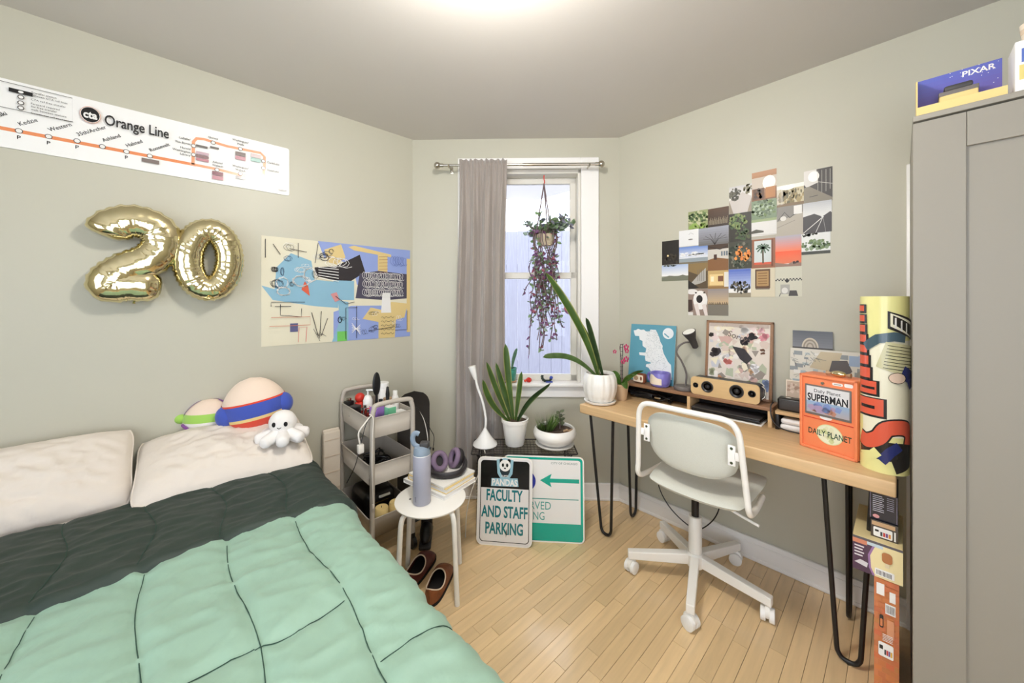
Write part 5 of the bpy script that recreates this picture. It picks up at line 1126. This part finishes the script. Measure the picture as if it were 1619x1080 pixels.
# dark stuff below the riser
item('laptop', 'closed black laptop on a white tray under the riser', 'laptop', (2.29, .67, DZ+.0005), [('base_tray', 'white_metal', lambda b: b.box((0, 0, .004), (.15, .36, .007), .003)), ('laptop_body', 'black_plastic', lambda b: b.box((.004, 0, .0165), (.14, .34, .017), .004)), ('laptop_lid', 'dark_grey', lambda b: b.box((.004, 0, .030), (.14, .34, .008), .003))])
item('cable_bundle', 'black cables bunched under the left half of the riser', 'cables', (2.30, 1.12, DZ+.0005), [('cable', 'black_plastic', lambda b: b.tube(cat([Vector((.035*math.cos(i*2.2), .14*math.sin(i*1.15), .012+.012*(i % 4))) for i in range(22)], 5), .005, 6)), ('adapter', 'black_plastic', lambda b: b.box((.02, .05, .022), (.05, .12, .04), .006)), ('plug', 'chrome', lambda b: b.box((-.03, -.06, .03), (.02, .04, .012), .003))])
item('mini_speaker', 'small black box speaker on the short riser', 'speaker', (2.29, .365, R2Z), [('case', 'black_plastic', lambda b: b.box((0, 0, .033), (.07, .135, .062), .010, 3)), ('front_mesh', 'dark_grey', lambda b: b.box((-.0345, 0, .033), (.003, .115, .046), .001)), ('button', 'chrome', lambda b: b.box((.0, .03, .0645), (.012, .03, .003), .001)), ('foot', 'black_plastic', lambda b: b.box((0, 0, .001), (.05, .11, .002)))])
item('earbud_case', 'white rounded case under the short riser, upper of two', 'case', (2.28, .372, DZ+.0305), [('case_body', 'white_plastic', lambda b: b.box((0, 0, .014), (.07, .09, .027), .012, 4)), ('hinge', 'white_metal', lambda b: b.box((-.034, 0, .014), (.004, .05, .004), .001))])
item('earbud_case', 'white rounded case under the short riser, lower of two', 'case', (2.28, .370, DZ+.0005), [('case_body', 'white_plastic', lambda b: b.box((0, 0, .0148), (.075, .10, .029), .012, 4)), ('hinge', 'white_metal', lambda b: b.box((-.037, 0, .0148), (.004, .05, .004), .001))])
cable('power_cord', 'black cord looping beside the small black speaker', [(2.25, .447, DZ+.13), (2.232, .455, DZ+.11), (2.225, .447, DZ+.05), (2.228, .41, DZ+.012), (2.226, .33, DZ+.006)], 'black_plastic', .003)
# record sleeve, postcards
rc, w = leaner('record_sleeve', 'square record sleeve with a pale collage design on the short riser', 'record', .400, .092, 2.358, 2.386, R2Z, .31, .004)
h = .31; MB().box((w/2, .002, h/2), (w, .004, h)).build('sleeve', 'white_plastic', rc, 0)
pr = Pr(); pr.rect(0, 0, w, h, S(222, 218, 206)); R = random.Random(8)
for i in range(60):
    x, y = R.uniform(.02, .95)*w, R.uniform(.1, .95)*h; s_ = R.uniform(.008, .02); pr._a([(x-s_, y-s_*.6), (x+s_, y-s_*.6), (x+s_, y+s_*.6), (x-s_, y+s_*.6)], [(0, 1, 2, 3)], R.choice([S(196, 206, 206), S(206, 196, 176), S(176, 190, 196), S(232, 230, 224), S(150, 156, 158)]), i % 8 == 0)
pr.poly([(.26*w, .70*h), (.40*w, .97*h), (.66*w, .97*h), (.58*w, .66*h)], S(204, 190, 160)); pr.poly([(.5*w, .64*h), (.54*w, .84*h), (.72*w, .86*h), (.78*w, .70*h), (.70*w, .60*h)], S(96, 92, 92)); pr.rect(.74*w, .78*h, .98*w, .94*h, S(160, 180, 206)); pr.rect(.2*w, .52*h, .95*w, .58*h, S(170, 180, 180)); pr.ell(.92*w, .64*h, .03, .03, S(150, 146, 136))
for i in range(26): x = R.uniform(.03, .4)*w; y = R.uniform(.3, .9)*h; pr.line([(x, y), (x+R.uniform(-.02, .02), y+.02), (x+R.uniform(-.01, .03), y+.01)], .0015, S(110, 120, 124))
pr.build('artwork', 'print', rc, lambda x, y, z: (x, -.0002-z, y), (0, 0, w, h))
pc, w = leaner('postcard', 'grey postcard of a domed building tucked behind the record sleeve', 'postcard', .392, .232, 2.385, 2.398, R2Z, .40, .002)
MB().box((w/2, .001, .20), (w, .002, .40)).build('card', 'white_plastic', pc, 0)
pr = Pr(); pr.grad(0, .30, w, .40, S(130, 132, 138), S(96, 100, 108)); pr.ell(.45*w, .315, .034, .05, S(206, 196, 178), 18, a0=0, a1=PI)
for i in range(4): pr.ell(.45*w, .315, .028-.006*i, .042-.008*i, S(150+14*(i % 2)*3, 140+14*(i % 2)*3, 126+14*(i % 2)*3), 14, a0=0, a1=PI)
pr.rect(0, .30, w, .316, S(70, 66, 62)); pr.build('picture', 'photo', pc, lambda x, y, z: (x, -.0002-z, y))
pc, w = leaner('postcard', 'small beige card leaning in front of the record sleeve', 'postcard', .412, .352, 2.335, 2.352, R2Z, .145, .002)
MB().box((w/2, .001, .0725), (w, .002, .145)).build('card', 'cup_cream', pc, 0); pr = Pr(); pr.rect(.004, .06, w-.004, .14, S(206, 186, 166)); pr.blobs(w/2, .10, w*.35, .03, 14, .007, [S(180, 150, 130), S(226, 206, 190)], 3); pr.build('picture', 'print', pc, lambda x, y, z: (x, -.0002-z, y))
# orange newspaper box
e0 = Vector((2.075, .312, DZ+.0005)); e1 = Vector((2.012, .118, DZ+.0005)); xd = e1-e0; w = xd.length; ang = math.atan2(xd.y, xd.x); h, d = .325, .10
ob = thing('newspaper_box', 'orange miniature newspaper vending box on the desk', 'box', e0, ang)
MB().box((w/2, d/2, h/2), (w, d, h), .008, 3).build('case', 'orange_plastic', ob)
MB().box((w/2, -.003, h-.006), (w, .010, .012), .004).box((.006, -.003, h/2), (.012, .010, h), .004).box((w-.006, -.003, h/2), (.012, .010, h), .004).box((w/2, -.003, .006), (w, .010, .012), .004).build('front_rim', 'orange_plastic', ob)
MB().box((w/2, -.0005, h*.42), (w-.03, .003, .003)).build('door_seam', 'red_plastic', ob)
MB().box((w*.5, -.002, h*.665), (w*.80, .004, h*.40), .002).build('window_bezel', 'lamp_grey', ob)
pr = Pr(); x0, x1, y0, y1 = w*.13, w*.87, h*.495, h*.845
pr.rect(x0, y0, x1, y1, S(222, 222, 224)); pr.grad(x0, y0, x1, y0+.05, S(176, 170, 176), S(150, 176, 206)); pr.text('Daily Planet', w*.5, y1-.024, .014, S(70, 70, 76), w=w*.46, al='C', bold=.005)
pr.text('SUPERMAN', w*.5, y1-.062, .030, S(40, 40, 46), w=w*.70, al='C', bold=.03); pr.blobs(w*.5, y0+.022, w*.3, .012, 20, .012, [S(170, 150, 180), S(190, 140, 120), S(130, 150, 200)], 5)
pr.build('newspaper', 'gloss', ob, lambda x, y, z: (x, -.0042-z, y), (x0, y0, x1, y1))
pr = Pr(); cxx, cyy = w*.53, h*.245; pr.ell(cxx, cyy, .046, .042, S(220, 226, 176), 30); pr.ell(cxx, cyy, .042, .038, S(232, 234, 206), 30); pr.blobs(cxx, cyy, .03, .03, 14, .010, [S(206, 214, 160), S(226, 226, 190)], 6); pr.text('DAILY PLANET', cxx-.0, cyy-.012, .024, S(30, 70, 60), w=w*.74, al='C', bold=.01)
pr.build('sticker', 'gloss', ob, lambda x, y, z: (x, -.0006-z, y))
pr = Pr(); pr.rrect(w*.58, h*.90, w*.76, h*.935, .005, WHITE); pr.rect(w*.61, h*.912, w*.73, h*.922, S(150, 150, 150)); pr.build('sticker', 'gloss', ob, lambda x, y, z: (x, -.0006-z, y))
pr = Pr(); pr.rrect(w*.78, h*.90, w*.92, h*.945, .005, WHITE); pr.build('sticker', 'gloss', ob, lambda x, y, z: (x, -.0006-z, y))
pr = Pr(); pr.ell(w*.47, h*.455, .022, .009, WHITE, 20); pr.build('sticker', 'gloss', ob, lambda x, y, z: (x, -.0006-z, y))
MB().cyl((w*.42, -.006, h*.905), (w*.42, .0, h*.905), .006, n=12).build('latch', 'chrome', ob)
gt = item('gold_trinket', 'gold wrapped trinket lying on top of the orange box', 'ornament', e0+Vector((math.cos(ang), math.sin(ang), 0))*w*.62+Vector((0, 0, h+.0005))+Vector((.03, -.01, 0)), [('wrapper', 'gold_foil', lambda b: b.sph((0, 0, .013), (.028, .016, .013), 16, 8)), ('twist', 'tan_jar', lambda b: b.cyl((.026, 0, .012), (.042, 0, .012), .004, .010, 10).cyl((-.026, 0, .012), (-.042, 0, .012), .004, .010, 10))], ang)
# rolled yellow poster
yc = Vector((2.02, .046, DZ+.0005)); yp = thing('rolled_poster', 'tall yellow poster tube with red block letters at the desk end', 'poster', yc, YAW-.66)
YR, YH = .066, .665; sp_ = []; n = 64
for i in range(n+1): a = -PI*1.15+2.3*PI*i/n; r_ = YR-.004*i/n; sp_.append((r_*math.sin(a), -r_*math.cos(a)))
mb = MB(); mb.add([(x, y, z) for z in (0, YH) for x, y in sp_], [(i, i+1, n+2+i, n+1+i) for i in range(n)]); so_ = mb.build('rolled_sheet', 'cup_cream', yp, 80)
sm = so_.modifiers.new('thick', 'SOLIDIFY'); sm.thickness = .0012
pr = Pr(); YEL = S(236, 232, 160); CRM = S(242, 238, 214); RED = S(226, 96, 70); NAVY = S(38, 48, 110); DKG = S(38, 36, 36)
# x = arc length on the front (-.12 .. .12), y = height
def strip(x0, y0, x1, y1, col, k=10): 
    for i in range(k): pr.rect(x0+(x1-x0)*i/k, y0, x0+(x1-x0)*(i+1)/k, y1, col, i == 0)
strip(-.20, 0, .20, YH, YEL, 40); strip(-.09, .14, .115, .50, CRM, 20); strip(.105, .50, .2, YH, S(236, 170, 120), 8)
def thickp(pts, w_, col): pr.line([tuple(v) for v in [Vector((x, y)) for x, y in pts]], w_, col)
def sub(pts, n=5): return [((a[0]*(1-t)+b[0]*t), (a[1]*(1-t)+b[1]*t)) for a, b in zip(pts[:-1], pts[1:]) for t in [i/n for i in range(n)]]+[pts[-1]]
strip(-.11, .05, .10, .12, DKG, 16); pr.line(sub([(.02, .03), (.075, .05), (.105, .10), (.10, .15)], 6), .05, DKG)
S_ = [(.085, .115), (.088, .155), (.055, .178), (.0, .17), (-.03, .13), (-.07, .11), (-.105, .12)]
pr.line([tuple(v.xy) for v in cat([Vector((x, y, 0)) for x, y in S_], 6)], .064, DKG); pr.line([tuple(v.xy) for v in cat([Vector((x, y, 0)) for x, y in S_], 6)], .052, RED)
pr.line(sub([(-.02, .045), (.01, .085), (.04, .11)], 6), .035, NAVY); pr.line(sub([(-.10, .045), (-.05, .06), (-.03, .08)], 5), .034, YEL)
for y0, x1, t in ((.205, -.008, .075), (.285, -.03, .06), (.345, -.052, .05), (.395, -.058, .045), (.44, -.064, .04), (.48, -.068, .04), (.52, -.072, .038), (.56, -.074, .036), (.60, -.076, .034)):
    strip(-.112, y0, x1+.006, y0+t, DKG, 10); strip(-.112, y0+.008, x1-.004, y0+t-.004, RED, 10)
    if t > .05: strip(-.10, y0+t*.42, -.04, y0+t*.58, DKG, 4)
pr.line(sub([(-.075, .47), (-.03, .505), (.02, .515), (.06, .51)], 6), .034, S(70, 92, 104))
for c, k in ((DKG, 0), (CRM, .008), (DKG, .016)): pr.poly([(.0+k, .545+k), (.0+k, .61-k), (.105-k, .575-k), (.105-k, .50+k)], c)
for i in range(3): pr.line(sub([(.024+.02*i, .545-.010*i), (.024+.02*i, .585-.010*i)], 2), .006, WHITE)
pr.poly([(-.035, .40), (-.005, .495), (.10, .48), (.10, .385), (.04, .375)], S(206, 202, 160))
for i in range(8): pr.line(sub([(.0-.002*i, .482-.012*i), (.095, .470-.012*i)], 3), .0022, DKG)
pr.line(sub([(.10, .33), (.085, .365), (.045, .385)], 4), .05, NAVY)
pr.ell(.03, .362, .028, .020, S(232, 206, 186), 14); pr.line([(.03+.028*math.cos(a), .362+.020*math.sin(a)) for a in [i*2*PI/16 for i in range(17)]], .002, DKG)
pr.v = [(x*YR/.079, y, z) for x, y, z in pr.v]; pr.refine(.008); pr.build('printed_front', 'gloss', yp, lambda x, y, z: ((YR+.0014+z)*math.sin(x/YR), -(YR+.0014+z)*math.cos(x/YR), y), (-.2, 0, .2, YH))
# fluted pot with tall snake plant
pp = onz(944, 640, DZ+.0005); fl = thing('snake_plant', 'tall snake plant in a fluted white pot at the left end of the desk', 'plant', (2.005, 1.315, DZ+.0005))
fb_ = Vector(fl.location)
MB().lathe([(0, 0), (.078, 0), (.094, .006), (.100, .018), (.094, .020), (.07, .012), (0, .010)], 40).build('saucer', 'ceramic', fl)
MB().lathe([(0, .013), (.068, .013), (.082, .022), (.098, .07), (.103, .115), (.098, .16), (.088, .186), (.084, .190), (.080, .186), (.084, .16), (0, .155)], 120, rib=.045, ribn=14).build('pot', 'ceramic', fl, 60)
MB().lathe([(.083, .168), (.04, .172), (0, .170)], 24).build('soil', 'soil', fl)
fY = FW.dot(fb_.xy)
def fq(px, py, dy=0): return dep(px, py, fY+dy)-fb_
for bx, by, tip, w_, bend, c, tw_, wp, dr in ((-.01, 0, fq(862, 430, -.05), .026, cr*.05+Vector((0, 0, -.02)), LG, .5, .72, 0), (.0, .02, fq(915, 505, .02), .016, cr*.02, LG, -.4, .5, 0), (.02, .0, fq(926, 502, -.03), .020, cr*-.0, LD, .6, .8, 0), (-.02, -.01, fq(858, 565, -.06), .020, cr*.01+Vector((0, 0, .055)), (S(84, 112, 60), S(120, 140, 84)), .9, .85, 0), (.025, .01, fq(934, 545, .03), .008, cr*0, LG, .3, .5, 0)):
    leafobj(fl, cr*bx+cf*by+Vector((0, 0, .165)), tip, w_, bend, c, twist=tw_, wp=wp, n=22)
# orchid
op = Vector((2.165, 1.255, DZ+.0005)); orc = thing('orchid', 'pink orchid tied to a stake in a tan pot on the desk', 'plant', op)
MB().lathe([(0, 0), (.030, 0), (.033, .004), (.043, .09), (.046, .092), (.046, .105), (.041, .105), (.038, .09), (0, .088)], 28).build('pot', 'terracotta', orc)
MB().lathe([(.039, .094), (0, .098)], 20).build('soil', 'soil', orc)
oY = FW.dot(op.xy)
def oq(px, py, dy=0): return dep(px, py, oY+dy)-op
tb = Vector((0, 0, .09))
m_ = MB()
for e in (-1, 1): m_.tube([cr*e*.008+tb, cr*e*.008+Vector((0, 0, .365))], .002, 6)
for i in range(9): m_.tube([cr*-.008+Vector((0, 0, .14+.025*i)), cr*.008+Vector((0, 0, .14+.025*i))], .0016, 5)
m_.build('stake', 'black_plastic', orc)
MB().tube(cat([tb, Vector((0, 0, .25)), oq(980, 548), oq(986, 544)], 5), .0025, 6).tube(cat([tb, Vector((0, 0, .22)), oq(984, 572), oq(989, 570)], 5), .0022, 6).build('flower_stem', 'stem', orc)
for px, py, r_ in ((990, 549, .018), (991, 555, .014), (990, 568, .018), (985, 572, .014), (972, 556, .012)):
    c_ = oq(px, py, -.02); mb = MB()
    for k in range(5): a = k*2*PI/5+.3; mb.sph(c_+cr*r_*.7*math.cos(a)+Vector((0, 0, r_*.7*math.sin(a))), (r_*.5, r_*.25, r_*.5), 8, 6)
    mb.build('blossom', 'petal', orc)
for tx, ty, dy in ((1005, 592, -.03), (960, 598, -.02), (1018, 586, .03), (992, 615, -.08), (965, 590, .03)): leafobj(orc, tb, oq(tx, ty, dy), .022, Vector((0, 0, .03)), (S(84, 122, 50), S(96, 136, 60)), twist=1.2, wp=.6)
# black cord loop below the desk
cable('power_cord', 'black cord looping below the desk behind the chair', [onx(1040, 735, 2.34), onx(1042, 770, 2.34), onx(1062, 806, 2.34), onx(1098, 836, 2.34), onx(1124, 826, 2.34), onx(1138, 800, 2.34), onx(1137, 765, 2.34)], 'black_plastic', .0035)

# ================================================================= swivel chair
cc = C(.953, 1.905); ch = thing('swivel_chair', 'pale grey padded swivel chair with a white tube frame at the desk', 'chair', (cc.x, cc.y, 0))
for i in range(5):
    a = math.radians(24+72*i)+YAW; d = Vector((math.cos(a), math.sin(a), 0)); s_ = Vector((-d.y, d.x, 0))
    L = .335; vs = []
    for t, hw, z0, z1 in ((.02, .021, .095, .15), (L, .018, .075, .115)):
        for e, z in ((-1, z0), (1, z0), (1, z1), (-1, z1)): vs.append(d*t+s_*hw*e+Vector((0, 0, z)))
    lg = MB().add(vs, [(0, 1, 5, 4), (1, 2, 6, 5), (2, 3, 7, 6), (3, 0, 4, 7), (4, 5, 6, 7), (0, 3, 2, 1)]).build('base_leg', 'white_metal', ch, 0)
    bv = lg.modifiers.new('bevel', 'BEVEL'); bv.width = .004; bv.segments = 2
    cp = d*(L-.018); wa = Matrix.Rotation((.5, 1.9, -.7, 2.6, .2)[i], 4, 'Z') @ d
    ca = MB().cyl(cp+Vector((0, 0, .05)), cp+Vector((0, 0, .085)), .008)
    for e in (-1, 1):
        q0 = cp+Vector((0, 0, .031))+wa*.017*e; ca.tube([q0-wa*.011*1, q0-wa*.009, q0+wa*.009, q0+wa*.011], [.026, .031, .031, .026], 22)
    cst = ca.build('caster', 'white_plastic', lg)
    perp = Vector((-wa.y, wa.x, 0)); hood = MB(); hood.tube([cp+wa*.009*k+Vector((0, 0, .044)) for k in (-1, 1)], .030, 18).build('caster_hood', 'white_metal', lg)
MB().lathe([(0, .085), (.040, .085), (.045, .095), (.045, .145), (.036, .155), (0, .155)], 28).build('hub', 'white_metal', ch)
MB().lathe([(.032, .15), (.032, .335), (.029, .34), (0, .34)], 28).build('column', 'white_metal', ch)
MB().cyl((0, 0, .335), (0, 0, .545), .018, n=20).build('gas_lift', 'black_plastic', ch)
so_x, so_y = 1.925-cc.x, .66-cc.y
MB().lathe([(.020, .535), (.06, .54), (.08, .552), (0, .552)], 24).build('seat_mount', 'white_metal', ch)
def seatf(side):
    def g(u, v):
        x, y = 2*u-1, 2*v-1; k = (1-abs(x)**5)*(1-abs(y)**5); e = max(0, k)**.5
        sx = x*math.sqrt(1-.16*y*y*y*y)*.205; sy = y*math.sqrt(1-.16*x*x*x*x)*.222*(1+.04*x)
        return Vector((so_x+sx, so_y+sy, .580+(.024 if side > 0 else -.028)*e+.02*(x*.5)-.010*(1-x*x)*(1-y*y)*(side > 0)+.012*y*y))
    return g
MB().grid(30, 30, seatf(1)).grid(30, 30, seatf(-1)).build('seat', 'chair_fabric', ch, 80)
BX = 1.715-cc.x; cy_ = .668-cc.y
def backf(side):
    def g(u, v):
        x, y = 2*u-1, 2*v-1; k = (1-abs(x)**4)*(1-abs(y)**4); e = max(0, k)**.5
        py_ = x*math.sqrt(1-.30*y*y*y*y)*.205*(1-.06*(1-v)); pz = y*math.sqrt(1-.42*x*x*x*x)*.130
        return Vector((BX+.022+side*.016*e-.045*(1-x*x)*.8+.02*(y+1)*-.6+.03, cy_+py_, .800+pz))
    return g
MB().grid(36, 26, backf(1)).grid(36, 26, backf(-1)).build('backrest', 'chair_fabric', ch, 80)
arch = [(so_x+.06, cy_+.232, .560), (BX+.14, cy_+.240, .562), (BX+.045, cy_+.242, .572), (BX+.012, cy_+.242, .60), (BX+.008, cy_+.238, .64)]
top = [(BX-.018, cy_+.222, .86), (BX-.026, cy_+.212, .925), (BX-.032, cy_+.175, .962), (BX-.045, cy_+.08, .968)]
half = cat(arch, 5)+cat(top, 5); mir = [Vector((p.x, 2*cy_-p.y, p.z)) for p in half][::-1]
MB().tube(half+mir, .0125, 12).build('back_frame', 'white_metal', ch)
for e in (-1, 1):
    br_ = MB().box((BX-.008, cy_+e*.185, .815), (.006, .030, .085), .004).box((BX-.008, cy_+e*.208, .815), (.006, .03, .035), .003).build('bracket', 'white_plastic', ch)
    for z in (.785, .845): MB().cyl((BX-.012, cy_+e*.185, z), (BX-.008, cy_+e*.185, z), .006, n=10).build('screw', 'chrome', br_)
MB().tube(cat([(so_x-.03, so_y-.04, .535), (so_x-.05, so_y-.08, .52), (so_x-.06, so_y-.16, .50), (so_x-.065, so_y-.24, .485)], 5), .006, 8).build('lever', 'white_plastic', ch)

# ================================================================= wardrobe and the things on it
WF, WV1, WV0, WH = 1.80, -.026, -.86, 2.068
wd = thing('wardrobe', 'tall grey wardrobe with framed doors at the right edge', 'wardrobe', ((WF+U0-.03)/2, (WV0+WV1)/2, 0)); wc = Vector(wd.location)
dx = (U0-.03-WF-.02)/1; MB().box((.01, 0, WH/2), (dx, WV1-WV0, WH), .002).build('body', 'wardrobe', wd)
MB().box((-.001, 0, WH-.009), (dx+.024, WV1-WV0, .018), .002).build('top_board', 'wardrobe', wd)
hw = (WV1-WV0)/2
for e in (1, -1):
    y0, y1 = (.0015, hw) if e > 0 else (-hw, -.0015); xx = WF+.010-wc.x; zt, zb = WH-.024, .06
    door = MB().box((xx+.003, (y0+y1)/2, (zt+zb)/2), (.010, y1-y0-.002, zt-zb)).build('door', 'wardrobe', wd, 0)
    sw = .112; xf = xx-.006
    for (a, b, c, d_) in ((y1-sw, y1, zb, zt), (y0, y0+sw*.75, zb, zt), (y0+sw*.75+.001, y1-sw-.001, zt-.106, zt), (y0+sw*.75+.001, y1-sw-.001, zb, zb+.106)):
        MB().box((xf, (a+b)/2, (c+d_)/2), (.010, b-a, d_-c), .0012, 1).build('door_frame', 'wardrobe', door, 30)
    MB().cyl((xf-.005, y0+.04 if e > 0 else y1-.04, 1.0), (xf-.022, y0+.04 if e > 0 else y1-.04, 1.0), .012).build('knob', 'dark_grey', door)
# display box on the wardrobe
bz = WH+.0005
tb_ = thing('display_box', 'open toy display box with purple starry back on the wardrobe', 'box', (WF+.012, -.034, bz), -PI/2); w, h, d = .182, .150, .09
MB().box((w/2, d, h/2), (w, .003, h)).build('back_panel', 'purple_box', tb_, 0)
pr = Pr(); pr.grad(0, 0, w, h, S(112, 84, 150), S(96, 104, 186), 10); R = random.Random(2)
for i in range(30): x, y = R.uniform(.02, w), R.uniform(.02, h); pr.ell(x, y, .0012, .0012, WHITE, 6, i % 10 == 0)
pr.text('PIXAR', w-.012, h-.026, .017, WHITE, al='R', bold=.02); pr.build('backdrop_print', 'gloss', tb_, lambda x, y, z: (x, d-.002-z, y))
MB().box((w/2, d/2, .0015), (w, d, .003)).build('tray_base', 'plush_yellow', tb_, 0)
MB().prism([(0, 0), (d, 0), (d, h), (0, h*.78)], 0, .003, Matrix(((0, 0, 1, 0), (1, 0, 0, 0), (0, 1, 0, 0), (0, 0, 0, 1)))).build('side_panel', 'plush_yellow', tb_, 0)
MB().prism([(0, 0), (.05, 0), (.02, .02), (0, .022)], 0, .003, Matrix(((0, 0, 1, w-.003), (1, 0, 0, 0), (0, 1, 0, 0), (0, 0, 0, 1)))).build('side_panel', 'plush_yellow', tb_, 0)
MB().box((w/2, .002, .015), (w, .003, .03)).build('front_lip', 'plush_yellow', tb_, 0)
toy = item('toy_block', 'plain tan block with a grey band inside the display box', 'toy', (WF+.062, -.125, bz+.0035), [('block', 'plush_yellow', lambda b: b.box((0, 0, .033), (.05, .08, .066), .004)), ('band', 'lamp_grey', lambda b: b.box((0, 0, .058), (.052, .082, .014), .002)), ('slab', 'dark_grey', lambda b: b.box((0, 0, .0755), (.04, .06, .018), .006))])
wbx = thing('toy_box', 'white window box with blue and yellow panels on the wardrobe at the right edge', 'box', (WF+.012, -.228, bz), -PI/2)
MB().box((.075, .05, .075), (.15, .10, .15), .004).build('carton', 'white_plastic', wbx)
pr = Pr(); pr.rect(.012, .085, .05, .125, S(92, 116, 190)); pr.rect(.06, .085, .14, .125, S(120, 140, 200)); pr.rect(.008, .035, .14, .078, S(226, 208, 130)); pr.rect(.05, .012, .14, .026, S(60, 60, 66)); pr.build('panel_print', 'gloss', wbx, lambda x, y, z: (x, -.0003-z, y))
item('figurine_cup', 'pale cup standing on the white toy box at the right edge', 'cup', (WF+.06, -.268, bz+.1505), [('cup', 'cup_cream', lambda b: b.lathe([(0, 0), (.020, 0), (.026, .06), (.024, .06), (.018, .004), (0, .004)], 20)), ('band', 'shoe_trim', lambda b: b.lathe([(.0235, .03), (.025, .045)], 20))])

# ================================================================= boxes stacked below the desk end
def carton(name, label, u0, v0, v1, z, h, d, side, draw, rz=0):
    root = thing(name, label, 'box', (u0, v1, z), -PI/2+rz); w = v1-v0
    MB().box((w/2, d/2, h/2), (w, d, h), .0015, 1).build('carton', side, root, 0)
    p = Pr(); draw(p, w, h); p.build('front_print', 'gloss', root, lambda x, y, z_: (x, -.0003-z_, y)); return root
mat('brick_box', S(206, 122, 74), .6); mat('cream_box', S(232, 214, 160), .5)
def dbrick(p, w, h):
    p.rect(0, 0, w, h, S(206, 124, 78)); R = random.Random(6)
    for j in range(22):
        for i in range(3): p._a([(w*(i+.5*(j % 2))/3*.98, h*j/22), (min(w, w*(i+.5*(j % 2)+.9)/3), h*j/22), (min(w, w*(i+.5*(j % 2)+.9)/3), h*(j+.86)/22), (w*(i+.5*(j % 2))/3*.98, h*(j+.86)/22)], [(0, 1, 2, 3)], S(200+R.randint(-8, 10), 116+R.randint(-8, 8), 70), i == 0)
    p.rect(w*.10, h*.87, w*.42, h*.96, WHITE); p.rect(w*.62, h*.84, w*.86, h*.92, WHITE); p.rect(w*.45, h*.74, w*.86, h*.82, S(236, 234, 230))
    for i in range(9): p.rect(w*(.48+.04*i), h*.75, w*(.495+.04*i), h*.81, BLACK)
    p.rrect(w*.22, h*.62, w*.38, h*.72, .004, BLACK); p.rrect(w*.25, h*.63, w*.35, h*.69, .003, S(206, 124, 78)); p.rect(w*.52, h*.56, w*.80, h*.70, S(216, 150, 110))
    p.rrect(w*.18, h*.40, w*.78, h*.51, .005, WHITE)
    for i, c in enumerate((S(60, 60, 66), S(196, 60, 60), S(110, 70, 130), S(220, 170, 60))): p.rect(w*(.42+.08*i), h*.42, w*(.49+.08*i), h*.46, c)
    p.rect(w*.22, h*.455, w*.36, h*.485, BLACK)
    for i in range(5): p.line([(w*.35, h*(.53+.012*i)), (w*.75, h*(.53+.012*i))], .002, WHITE)
carton('toy_carton', 'tall orange brick-patterned carton on the floor beside the wardrobe', 1.872, .005, .068, .0005, .46, .34, 'brick_box', dbrick)
def dfunk(p, w, h):
    p.rect(0, 0, w, h, S(234, 218, 166)); p.poly([(0, 0), (w*.44, 0), (w*.36, h*.2), (w*.34, h*.55), (w*.42, h*.8), (w*.5, h), (0, h)], S(74, 44, 70))
    p.line([(w*.44, 0), (w*.36, h*.2), (w*.34, h*.55), (w*.42, h*.8), (w*.5, h)], .006, S(150, 110, 160)); p.rect(0, h*.80, w*.30, h*.94, S(206, 130, 100)); p.rect(w*.30, h*.84, w*.62, h*.96, S(190, 206, 214)); p.rect(0, h*.93, w, h, S(90, 84, 88))
    for i in range(4): p.rect(w*.04, h*(.70-.09*i), w*(.24-.03*(i % 2)), h*(.74-.09*i), S(220, 212, 216))
    p.poly([(w*.04, h*.22), (w*.30, h*.16), (w*.32, h*.30), (w*.16, h*.34)], S(212, 206, 210)); p.rrect(w*.46, h*.06, w*.84, h*.26, .003, WHITE)
    for i in range(12): p.rect(w*(.49+.026*i), h*.09, w*(.502+.026*i), h*.22, S(70, 70, 74))
    p.rrect(w*.60, h*.48, w*.80, h*.78, .010, S(176, 112, 62)); p.rect(w*.66, h*.36, w*.74, h*.48, S(222, 206, 170))
carton('toy_carton', 'purple and cream carton lying across the orange brick carton', 1.868, -.004, .125, .4612, .125, .30, 'cream_box', dfunk)
def dsm(p, w, h):
    p.rect(0, 0, w, h, S(70, 60, 52)); p.rect(w*.04, h*.70, w*.9, h*.94, S(196, 160, 120)); p.rrect(w*.10, h*.08, w*.80, h*.62, .004, WHITE)
    for i, c in enumerate((S(60, 60, 66), S(196, 60, 60), S(110, 70, 130), S(220, 140, 60))): p.rect(w*(.36+.10*i), h*.16, w*(.44+.10*i), h*.40, c)
    p.rect(w*.16, h*.36, w*.30, h*.48, BLACK); p.rect(w*.86, h*.08, w*.92, h*.62, WHITE)
carton('toy_carton', 'small dark carton with a white label between two larger boxes', 1.905, .008, .078, .5865, .062, .20, 'black_plastic', dsm)
def dblk(p, w, h):
    p.rect(0, 0, w, h, S(34, 30, 40))
    for i in range(9): p.rect(w*.12, h*(.86-.07*i), w*(.52 if i % 3 else .46), h*(.885-.07*i), S(190, 186, 196))
    for i in range(7): p.rect(w*.62, h*(.86-.07*i), w*.86, h*(.885-.07*i), S(150, 146, 160))
    p.ell(w*.24, h*.12, w*.12, h*.07, S(214, 150, 150)); p.line([(w*.04, h*.03), (w*.04, h*.97), (w*.96, h*.97), (w*.96, h*.03)], .002, S(120, 110, 130))
carton('toy_carton', 'black carton with white text just under the desk end', 1.915, .008, .082, .6492, .100, .20, 'black_plastic', dblk)
